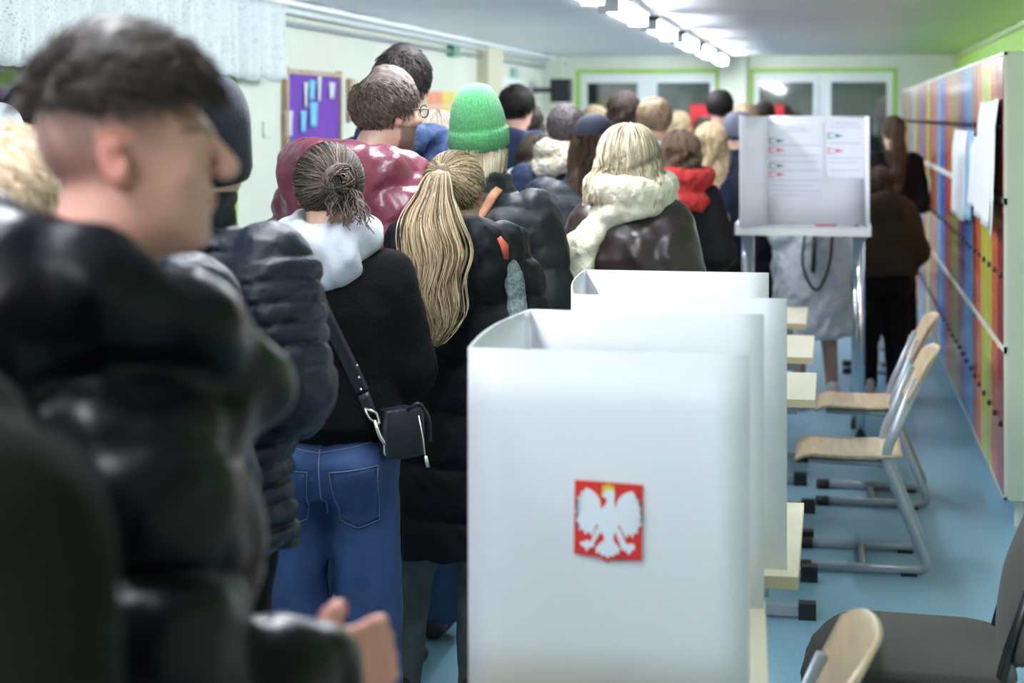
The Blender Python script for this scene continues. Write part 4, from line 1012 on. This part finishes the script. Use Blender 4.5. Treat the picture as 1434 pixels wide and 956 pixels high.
# D  man in navy quilted jacket and beanie
Dp = person('man in a navy knitted hat and dark navy jacket quilted in narrow bands', 264, 700, 116, D2R(-14), res=.010, head=(D2R(6), 0, 0), hoff=(.03, 0),
       hat=('smooth', mat('navy_knit', (.005, .008, .018), .95, bump=.5, bscale=150, sheen=.1), .105, .05), arms={-1: ((-.20, 0, 1.43), (-.26, -.03, 1.20), (-.15, .17, 1.12)), 1: ((.20, 0, 1.43), (.255, -.03, 1.20), (.14, .17, 1.12))}, wid=1.08,
       coat=dict(mat=nyl_navy, hem=.865, ex=.02, puff=(.007, .042), spuff=(.007, .042), sleeve=.074, collar=.10, wr=.004, res=.0065), legs=dict(mat=blk_tr))
_k = Dp['k']; _a = np.linspace(0, 2 * PI, 60)
tube('collar_piping', [(.086 * math.cos(t), .0 + .090 * math.sin(t) + .004, 1.475 * _k + .098) for t in _a], .0035, mat('piping', (.5, .54, .6), .5), Dp['root'])
# F  woman with bun, black jumper, blue jeans
hF = hair_bun(n=1700, tie=(.42, -.9, -.12), tm=.18, tv=.26, rad=.0016, res=.005, r=.043)
F_ = person('woman with a brown low bun, fluffy black jumper with grey hood and blue jeans', 462, 540, 207, D2R(5), res=.009, hair=hF, haircol=ch((.010, .006, .004), (.30, .22, .17)), head=(D2R(4), D2R(-8), 0), hoff=(-.01, .02), hs=.98,
       arms={-1: ((-.155, 0, 1.30), (-.21, .0, 1.06), (-.10, .2, 1.04)), 1: ((.155, 0, 1.30), (.205, .01, 1.07), (.10, .22, 1.06))},
       coat=dict(name='jumper', mat=wool_black, hem=.885, ex=.012, blouse=.025, body=(.16, .17), collar=0, sleeve=.068, wr=.004, ws=10, res=.008),
       legs=dict(name='jeans', mat=denim, butt=.030, knee=.086, hem=.085, wr=.0025, st=.10, waist=1.03), lres=.007, shoes=(.4, .4, .4))
q = Vol((-.25, -.25, 1.2), (.25, .25, 1.55), .007)
_z = 1.475 * F_['k']
_arc = [K((.098 * math.sin(a), .01 - .088 * math.cos(a), _z + .035 - .028 * math.cos(a))) for a in np.linspace(-2.6, 2.6, 13)]
for i in range(12): q.cone(_arc[i], _arc[i + 1], .030 + .018 * math.sin(PI * i / 12), .030 + .018 * math.sin(PI * (i + 1) / 12), .02)
q.ell((0, -.105, _z - .03), (.105, .045, .075), k=.035); q.warp(.006, 22, 2); V, Q = q.mesh(); mk('hood', V, Q, greyhood, F_['root'])
tube('hair_tie', [tuple(F_['HX'](C0 + unit(K([.42, -.9, -.12])) * (R0 + .014) + .020 * (K([math.cos(t), 0, math.sin(t)]) @ rotm(.4).T) )) for t in np.linspace(0, 2 * PI, 24)], .008, mat('hair_tie_black', (.004, .004, .006), .6), F_['root'], 8)
def bvh(*objs):
    V = []; P = []; o = 0
    for ob in objs:
        V += [v.co.copy() for v in ob.data.vertices]; P += [tuple(i + o for i in p.vertices) for p in ob.data.polygons]; o = len(V)
    return BVHTree.FromPolygons(V, P)
def stick(tree, x, z, off=.003, dy=1, y0=-.6):
    h = tree.ray_cast(Vector((x, y0, z)), Vector((0, dy, 0)))
    return Vector((x, (h[0].y if h[0] is not None else 0) - off * dy, z))
def ribbon(name, pts, w, m, parent, thick=.003, nrm=(0, -1, 0)):
    P = [Vector(p) for p in pts]; n = Vector(nrm)
    def fn(u, v):
        t = u * (len(P) - 1); i = min(int(t), len(P) - 2); f = t - i; p = P[i].lerp(P[i + 1], f); a = P[max(0, i - 1)]; b = P[min(len(P) - 1, i + 2)]
        s_ = (b - a).cross(n).normalized(); return p + s_ * w * (v - .5)
    return sheet(name, fn, len(P) * 2, 3, m, parent, thick)
# jeans details
tj = bvh(F_['legs']); m_st = mat('denim_stitch', (.16, .20, .30), .7); kF = F_['k']
def onj(x, z, off=.0015): return stick(tj, x, z, off)
for e in (-1, 1):
    cxp = e * .088; zt_, zb_ = .835, .695
    out = [(cxp - .058 * 1, zt_ + .000 * e), (cxp + .058, zt_), (cxp + .050, zb_ + .02), (cxp, zb_), (cxp - .050, zb_ + .02)]
    def pk(u, v, cxp=cxp, e=e):
        w = .060 - .010 * (1 - v); z = zb_ + (zt_ - zb_) * v - .018 * (1 - v) * (1 - abs(2 * u - 1)) + .008 * (e * (2 * u - 1)) * v
        return onj(cxp + (2 * u - 1) * w + e * .004 * (1 - v), z, .0025)
    p = sheet('back_pocket', pk, 10, 12, denim, F_['legs'], .002)
    edge = [pk(0, v) for v in np.linspace(1, 0, 12)] + [pk(u, 0) for u in np.linspace(0, 1, 12)] + [pk(1, v) for v in np.linspace(0, 1, 12)] + [pk(u, 1) for u in np.linspace(1, 0, 12)]
    tube('stitching', [v + Vector((0, -.002, 0)) for v in edge], .0012, m_st, p, 5)
tube('seam', [onj(.0, z, .001) for z in np.linspace(.905, .70, 22)], .0022, m_st, F_['legs'], 6)
for s_ in (-1, 1): tube('yoke_seam', [onj(s_ * x, .872 + .03 * x / .15, .001) for x in np.linspace(0, .15, 14)], .0018, m_st, F_['legs'], 6)
ribbon('belt_loop', [onj(0, z, .005) for z in np.linspace(.935, .885, 5)], .013, denim, F_['legs'], .004)
# crossbody bag and strap
tb = bvh(F_['coat'], F_['legs']); bagm = mat('bag_leather', (.006, .007, .013), .45, bump=.2, bscale=140); m_gold = mat('buckle_metal', (.70, .66, .55), .25, metal=1.0)
bag = empty('crossbody_bag', F_['root'].location, F_['root'].rotation_euler.z); tag(bag, 'small black crossbody bag with gold clasp hanging at the hip of the woman in jeans', 'bag')
sp = [(-.085, 1.36), (-.045, 1.33)] + [(-.012 + (.125) * t, 1.29 - .265 * t) for t in np.linspace(0, 1, 12)]
pts = [stick(tb, x, z, .006) for x, z in sp]
pts = [Vector((-.155, .0, 1.405 * kF + .05))] + pts
ribbon('shoulder_strap', pts, .036, bagm, bag, .004)
ends = pts[-1]; ribbon('strap_tab', [ends + Vector((0, -.004, 0)), ends + Vector((.02, -.006, -.05))], .030, bagm, bag, .004)
for t in (0, 1, 2): V, F = tube_data([ends + Vector((-.012 * t * .4 - .004, -.010, .012 + .03 * t)), ends + Vector((-.012 * t * .4 - .004, -.014, .012 + .03 * t))], .0035, 8); mk('rivet', V, F, m_gold, bag)
tube('buckle', fillet([ends + Vector(q_) for q_ in ((.005, -.01, -.035), (.035, -.01, -.045), (.045, -.01, -.075), (.017, -.01, -.062), (.005, -.01, -.035))], .008), .0035, m_gold, bag, 8)
tube('snap_hook', fillet([ends + Vector(q_) for q_ in ((.03, -.012, -.065), (.045, -.014, -.105), (.06, -.012, -.125), (.066, -.012, -.11))], .01), .006, m_gold, bag, 8)
tube('buckle', fillet([ends + Vector(q_) for q_ in ((.055, -.012, -.12), (.07, -.012, -.13), (.072, -.012, -.155), (.056, -.012, -.15), (.055, -.012, -.12))], .006), .003, m_gold, bag, 8)
q = Vol((.08, -.3, .78), (.34, .2, 1.06), .006)
bc = K((.205, -.105, .925)); Rb_ = rotm(D2R(35))
q.ell(bc, (.054, .032, .066), Rb_, k=.02); q.app(lambda X, Y, Z: np.maximum(np.maximum(np.abs((X - bc[0]) * Rb_[0][0] + (Y - bc[1]) * Rb_[1][0]) - .051, np.abs((X - bc[0]) * Rb_[0][1] + (Y - bc[1]) * Rb_[1][1]) - .027), np.abs(Z - bc[2]) - .060), bc - .08, bc + .08, .02)
V, Q = q.mesh(); mk('bag_body', V, Q, bagm, bag)
tube('bag_handle', fillet([bc + K((.02, -.03, .06)), bc + K((.05, -.04, .085)), bc + K((.075, -.02, .04)), bc + K((.075, -.015, -.02))], .03), .005, bagm, bag, 8)
tube('pull_cord', [bc + K((.05, -.04, .05)), bc + K((.062, -.045, -.01)), bc + K((.068, -.045, -.06))], .0022, m_gold, bag, 6)
tube('pull_tab', [bc + K((.068, -.045, -.05)), bc + K((.074, -.045, -.078))], .005, m_gold, bag, 8)

# G  ponytail woman
hG = hair_ponytail(n=1900, L=.49, sway=(.03, .055), wmax=.078, tm=.40, tv=.34, rad=.0017, tie=(-.02, -.92, .34), nt=1500, depth=.04, out=.18)
G_ = person('woman with a long wavy blonde ponytail over a long black hooded puffer coat', 641, 488, 215, D2R(5), res=.010, hair=hG, haircol=ch((.075, .046, .022), (.72, .55, .34)), head=(D2R(-14), D2R(-3), 0), hoff=(-.012, .02), hs=.98,
       arms='pocket', coat=dict(name='puffer_coat', mat=nyl_coat, hem=.475, ex=.028, hemw=.205, body=(.185, .185), puff=(.012, .15), spuff=(.010, .11), hood=1.1, collar=.03, wr=.006, res=.009),
       legs=dict(name='jeans', mat=denim_gy, knee=.068, hem=.056, st=.100, cx=-.055, butt=.01), lres=.010, shoes=(.02, .02, .02), wid=.90)
scf = mat('melange_knit', (.20, .26, .25), .95, bump=.8, bscale=110, var=.5, vscale=120)
_k = G_['k']; tg = bvh(G_['coat'])
q = Vol((.05, -.3, .9), (.35, .3, 1.35), .008)
for i in range(5):
    a_ = K(stick(tg, .168 + .004 * i, 1.30 - .03 * i, .0)); b_ = K(stick(tg, .172 + .004 * i, 1.27 - .03 * i, .0)); q.cone(a_, b_, .022, .026, .02)
q.warp(.003, 60); V, Q = q.mesh(); mk('scarf_end', V, Q, scf, G_['root'])
tube('red_lining', [stick(tg, .135, 1.385, .0), stick(tg, .150, 1.36, .004), stick(tg, .155, 1.325, .0)], [.008, .014, .008], mat('rust_lining', (.42, .07, .04), .6), G_['root'], 10)
# H  man in maroon puffer with glasses
def baldfade(P):
    x, y, z = P.T; b = (z < -.035) & (y > .005) & (z > -.125); q = np.clip((z - (hairline(x, y) - .03)) / .04, 0, 1) * .4
    q = np.where((y > .05) | (z > .10), 0, q)
    return np.maximum(q, b * .75)
hH = hair_short(n=2600, L=.030, vol=.009, lift=.35, rad=.0017, res=.005, crown=(-.1, -.55, .82), jit=.3, tmean=.36, seed=21, side=1.0, bald=((-.02, -.062, .118), (.036, .042, .032)), topvol=.005)
H_ = person('tall man with thinning light brown hair, glasses and a shiny maroon puffer jacket', 500, 450, 104, D2R(-24), res=.008, skin=(.62, .39, .31), stub=(.06, .04, .03), stubfn=baldfade, hair=hH, haircol=ch((.022, .014, .010), (.34, .26, .21)),
       head=(D2R(-20), D2R(2), 0), hoff=(.045, .075), coat=dict(mat=nyl_maroon, hem=.9, ex=.035, puff=(.016, .125), spuff=(.014, .11), sleeve=.080, hood=1.75, collar=.05, wr=.006, res=.009), legs=dict(mat=denim_dk), wid=1.02, hs=1.02)
def glasses(P_):
    g = empty('glasses', (0, 0, 0)); g.parent = P_['root']; HX = P_['HX']; m = mat('glasses_black', (.006, .006, .01), .25)
    bpy.data.objects.remove(g); par = P_['root']
    X = lambda q_: tuple(HX(K(q_, float)))
    rim = []
    for e in (-1, 1): rim.append(([X((e * (.034 + .024 * math.cos(t)), .112 - .03 * abs(math.cos(t)) * 0, .008 + .019 * math.sin(t))) for t in np.linspace(0, 2 * PI, 28)], .0022, 8, 1)); rim.append(([X((e * .058, .112, .016)), X((e * .083, .085, .016)), X((e * .086, .0, .014)), X((e * .083, -.022, -.004)), X((e * .080, -.032, -.022))], .0024, 8, 1))
    rim.append(([X((-.012, .113, .012)), X((.012, .113, .012))], .002, 8, 1))
    tubes('glasses', rim, m, par)
glasses(H_)
# K  tall dark haired man behind
person('very tall dark haired man in a blue jacket behind the man in glasses', 566, 390, 74, D2R(-8), res=.010, hair=hair_short(n=1500, L=.04, vol=.012, topvol=.010, tmean=.4, seed=31, jit=.3, rad=.002), haircol=ch((.010, .007, .006), (.06, .045, .045)),
       coat=dict(mat=fab_('blue_jacket', (.020, .040, .105), .6, .4, 40), hem=.8, ex=.02, puff=(.006, .12), hood=.5, wr=.006), legs=dict(mat=blk_tr), hoff=(-.01, 0), hs=1.02)
# J  green beanie
gk = mat('green_wool', (.04, .235, .075), .95, bump=1.0, bscale=190, sheen=.25, var=.35, vscale=160, col2=(.09, .36, .14))
hJ = hair_fall(n=380, zend=-.24, width=1.15, opening=1.9, wave=.004, tmean=.55, rad=.0022, seed=41, vol=.006, back=-.085, thick=.025)
J_ = person('woman in a bright green ribbed knitted hat and black puffer jacket with tan bag strap', 682, 424, 152, D2R(-4), res=.010, hair=hJ, haircol=ch((.45, .36, .22), (.88, .80, .62)), hoff=(-.03, .01), head=(D2R(-8), 0, 0),
       hat=('beanie', gk, .205, .12), arms='pocket', wid=.97, coat=dict(mat=nyl_teal, hem=.8, ex=.018, puff=(.010, .16), spuff=(.005, .2), collar=.07, wr=.005, res=.009), legs=dict(name='jeans', mat=denim_dk, knee=.085, hem=.085, st=.165), lres=.010, shoes=(.02, .02, .02))
tJ = bvh(J_['coat']); tan = mat('tan_leather', (.42, .17, .08), .45)
rb = empty('shoulder_bag', J_['root'].location, J_['root'].rotation_euler.z); tag(rb, 'tan leather bag strap over the shoulder of the woman in the green hat', 'bag')
ribbon('strap', [stick(tJ, x, z, .006) for x, z in [(.06 - .17 * t, 1.49 * J_['k'] - .32 * t) for t in np.linspace(0, 1, 12)]], .030, tan, rb, .004)
q = Vol((-.3, -.35, .85), (.05, .05, 1.2), .008); q.ell((-.13, -.20, 1.04), (.11, .045, .10), k=.02); V, Q = q.mesh(); mk('bag_body', V, Q, tan, rb)

# mid crowd
def fall(seed, **k): return hair_fall(seed=seed, **{**dict(n=420, res=.010, rad=.0035), **k})
def short(seed, **k): return hair_short(seed=seed, **{**dict(n=600, rad=.003, res=.008, L=.035), **k})
person('man with a small bald spot and dark navy coat by the white door', 722, 262, 121, D2R(-14), hair=short(51), haircol=BLK, coat=dict(mat=dkblue, hem=.7, ex=.04, hood=.9, wr=.006), legs=LG)
Mp = person('man with cropped hair and a pale fur trimmed hood over a navy jacket', 792, 312, 146, D2R(4), hair=short(52, L=.012, vol=.006, tmean=.5), haircol=ch((.03, .022, .025), (.20, .16, .17)), res=.012,
       coat=dict(mat=dkblue, hem=.8, ex=.02, collar=0), legs=LG, scarf=dict(name='fur_trim', mat=mat('pale_fur', (.66, .66, .62), .95, bump=1, bscale=60, var=.35, vscale=30, col2=(.45, .34, .2)), r=.045, loops=[(.118, .02, .03), (.10, .055, -.02)], dz=.0))
person('woman in a patterned pale scarf between the green hat and the fur hood', 752, 286, 192, D2R(-20), hair=fall(53, zend=-.2), haircol=BRN, coat=dict(mat=dkblue, hem=.7, ex=.02, collar=0), legs=LG,
       scarf=dict(mat=mat('pattern_cloth', (.68, .72, .74), .9, bump=.6, bscale=50, var=.5, vscale=26, col2=(.25, .30, .34)), r=.042, loops=[(.112, .0, .02), (.115, .06, -.02)]))
person('woman in a navy cap with long brown hair and black padded coat', 818, 332, 164, D2R(6), res=.012, hair=fall(54, zend=-.34, width=1.3, tmean=.3), haircol=ch((.02, .012, .008), (.16, .08, .04)), hat=('cap', mat('cap_navy', (.010, .016, .035), .85, bump=.3, bscale=90), .1), hoff=(.04, 0),
       coat=dict(name='coat', mat=mat('coat_navy', (.010, .016, .028), .6, bump=.4, bscale=30), hem=.5, ex=.025, puff=(.006, .14), collar=.04), legs=LG, wid=1.05)
cream = mat('cream_wool', (.84, .77, .60), .95, bump=.5, bscale=50, sheen=.2, var=.08, vscale=14)
leather = mat('brown_leather', (.030, .018, .017), .30, bump=.08, bscale=14, spec=.5, detail=2)
zO = hh(182, 412)
person('blonde woman wrapped in a thick cream scarf over a dark brown leather jacket', 884, 412, 182, D2R(-6), res=.011, hair=hair_fall(n=900, seed=55, zend=-.10, width=1.35, vol=.022, opening=2.2, wave=.004, tmean=.55, rad=.0024, res=.008, back=-.08, thick=.05), haircol=ch((.32, .23, .13), (.92, .82, .62)),
       coat=dict(mat=leather, hem=.85, ex=.012, sleeve=.080, collar=0, wr=.005, ws=10, body=(.175, .18)), legs=dict(mat=blk_tr), hoff=(-.01, -.0), wid=.82,
       scarf=dict(mat=cream, r=.036, loops=[(.108, .01, .015), (.120, .055, -.018), (.124, .10, .014)], tails=[[(-.10, -.06, zO - .30), (-.155, -.12, zO - .38), (-.185, -.13, zO - .52), (-.195, -.125, zO - .78)], [(-.07, -.07, zO - .30), (-.13, -.12, zO - .40), (-.15, -.125, zO - .60), (-.165, -.125, zO - .80)]]))
person('woman with straight dark brown hair in black beyond the blonde one', 874, 240, 131, D2R(3), hair=fall(56, zend=-.18, width=1.15, tmean=.35), haircol=ch((.010, .007, .006), (.075, .04, .03)), coat=dict(mat=navy2, hem=.6, ex=.02), legs=LG)
person('fair haired man in a pale grey hooded sweatshirt and blue grey coat', 916, 262, 138, D2R(-5), hair=short(57, tmean=.55, bald=((0, -.05, .12), (.03, .035, .03))), haircol=ch((.20, .13, .08), (.60, .45, .30)),
       wid=.82, coat=dict(mat=fab_('bluegrey', (.085, .13, .19), .7, .4, 40), hem=.55, ex=.015, hood=.0, collar=.04, puff=(.008, .13)), legs=LG, scarf=dict(name='hood', mat=greyhood, r=.045, loops=[(.10, -.005, .02)]))
redw = mat('red_wool', (.42, .025, .025), .9, bump=.6, bscale=70)
person('woman with straight brown hair over a red hooded scarf and black coat', 953, 285, 186, D2R(0), hair=fall(58, zend=-.13, width=1.05, tmean=.5, opening=2.2), haircol=ch((.05, .028, .018), (.26, .16, .10)), coat=dict(name='coat', mat=blk_tr, hem=.45, ex=.0, collar=0), wid=.84, legs=LG, scarf=dict(mat=redw, r=.048, loops=[(.105, .04, .02), (.125, -.03, -.02), (.12, .09, 0)], dz=-.03))
person('woman with very long wavy blonde hair down the back of a black coat', 1002, 238, 175, D2R(-3), hair=fall(59, n=800, zend=-.52, width=1.25, tmean=.5, wave=.014, rad=.003), haircol=ch((.28, .18, .09), (.82, .66, .42)), coat=dict(name='coat', mat=navy2, hem=.4, ex=.0), wid=.82, arms='hang', legs=LG, hoff=(-.03, 0))
person('tall dark haired man with a white grey hooded jacket near the far window', 1008, 208, 127, D2R(-3), hair=short(60, L=.02), haircol=BLK, coat=dict(mat=mat('white_jacket', (.62, .70, .74), .6), hem=.8, ex=.03, puff=(.006, .12)), legs=LG, scarf=dict(name='hood', mat=fab_('dark_hood', (.05, .055, .09), .8, .3, 40), r=.055, loops=[(.10, -.03, .02), (.10, -.10, .02)]))
person('person in a grey knitted hat and dark jacket left of the tall booth', 1034, 222, 157, D2R(8), hair=short(61), haircol=BLK, hat=('smooth', mat('grey_knit', (.13, .15, .20), .9, bump=.4, bscale=90), .09), coat=dict(mat=navy2, hem=.6, ex=.04, puff=(.008, .14)), legs=LG)
person('person whose dark hair shows just over the tall booth', 1070, 158, 143, D2R(0), hair=short(62), haircol=BRN, coat=dict(mat=navy2, hem=.7), legs=LG)
# people filling the queue further on
for i, (px_, s_, t_, hc, cm, hk, lab) in enumerate(((832, 215, 150, BLD, dkblue, 's', 'fair haired person peeking out above the navy cap'), (950, 166, 158, BLD, greyhood, 'f', 'blonde woman in grey beyond the red scarf'),
        (612, 352, 160, ch((.5, .42, .32), (.8, .7, .6)), mat('cream_coat', (.5, .46, .42), .9, bump=.5, bscale=60), 'f', 'person in a cream fleece left of the green hat'), (1043, 200, 146, BLD, m_red, 's', 'fair haired person in red behind the booth\'s left corner'),
        (740, 225, 150, BRN, navy2, 'f', 'brown haired woman right of the man with the bald spot'),
        (905, 172, 150, BRN, blk_tr, 's', 'dark haired person hidden behind the fair haired man'), (985, 148, 165, BRN, blk_tr, 'f', 'brown haired woman left of the white grey jacket'))):
    person(lab, px_, s_, t_, D2R(-6 + 9 * (i % 3)), hair=short(70 + i) if hk == 's' else fall(70 + i, zend=-.22), haircol=hc, coat=dict(mat=cm, hem=.6, ex=.02), legs=LG)
# woman by the lockers
W_ = person('woman in black with a long brown ponytail beside the lockers at the far end', 1252, 190, 163, D2R(10), hair=hair_ponytail(n=500, L=.50, sway=(.0, -.01), wmax=.055, tm=.4, rad=.003, nt=350, res=.009, depth=.03), haircol=ch((.012, .007, .004), (.17, .10, .055)),
       arms='phone', wid=.84, coat=dict(name='coat', mat=blk_tr, hem=.80, ex=.01, collar=.03), legs=dict(mat=blk_tr, st=.09, butt=.02), shoes=(.6, .6, .6))
# person in dark brown coat right behind the booth
person('person in a dark brown coat bending low behind the right side of the tall booth', 1234, 228, 236, D2R(14), hair=fall(81, zend=-.3), haircol=ch((.03, .016, .01), (.12, .07, .04)), lean=.05, hs=.95, arms='pocket', wid=1.0, coat=dict(name='coat', mat=mat('umber_cloth', (.030, .020, .012), .85, bump=.4, bscale=60), hem=.75, ex=.045, hood=.6), legs=dict(mat=blk_tr, st=.09), shoes=(.55, .55, .55))
# woman in pale coat behind the booth
Y_ = person('woman in a long pale grey coat with a bare lower leg behind the tall booth', 1140, 237, 176, D2R(22), hair=fall(82, zend=-.2), haircol=BLD, skin=(.55, .33, .27), arms='phone', coat=dict(name='coat', mat=mat('pale_coat', (.56, .60, .62), .7, bump=.3, bscale=20, sheen=.2), hem=.42, ex=.05, hemw=.17, body=(.20, .19), wr=.008, collar=.05), legs=None)
for e in (-1, 1):
    q = Vol((-.06, -.12, 0), (.06, .22, .16), .008); q.cone((0, -.05, .042), (0, .12, .034), .037, .034, .03); q.cone((0, -.045, .05), (0, -.035, .12), .040, .042, .03); q.F = np.maximum(q.F, (.004 - q.ax[2])[None, None, :]); V, Q = q.mesh()
    mk('shoe', V + K([e * .10, -.01, 0]), Q, mat('white_shoe', (.7, .7, .72), .5), Y_['root'])
tube('bag_cord', fillet([(-.12, -.2, 1.15), (-.16, -.205, .85), (-.07, -.215, .68), (.02, -.205, .85), (.04, -.2, 1.1)], .12), .008, mat('cord_black', (.01, .01, .012), .5), Y_['root'])
tube('hanging_strap', [(-.07, -.205, 1.1), (-.09, -.215, .82)], .022, mat('cord_black', (.01, .01, .012), .5), Y_['root'], 12, .5)
# ================================================================ camera, world
cam = bpy.data.cameras.new('camera'); co = bpy.data.objects.new('camera', cam); COL.objects.link(co)
cam.sensor_width = 36; cam.lens = 36 * FPX / 1434
co.location = (0, 0, HCAM); co.rotation_euler = (PI / 2, 0, TH)
cam.shift_y = -(478 - VY) / 1434; cam.clip_start = .05
cam.dof.use_dof = True; cam.dof.focus_distance = 4.6; cam.dof.aperture_fstop = 60.25 / 20.5; cam.dof.aperture_blades = 9
SC.camera = co
w = bpy.data.worlds.new('world'); SC.world = w; w.use_nodes = True
w.node_tree.nodes['Background'].inputs[0].default_value = (.02, .03, .05, 1); w.node_tree.nodes['Background'].inputs[1].default_value = .3
v = SC.view_settings; v.view_transform = 'Standard'; v.look = 'None'; v.gamma = 1; v.use_curve_mapping = False; v.exposure = EXPO
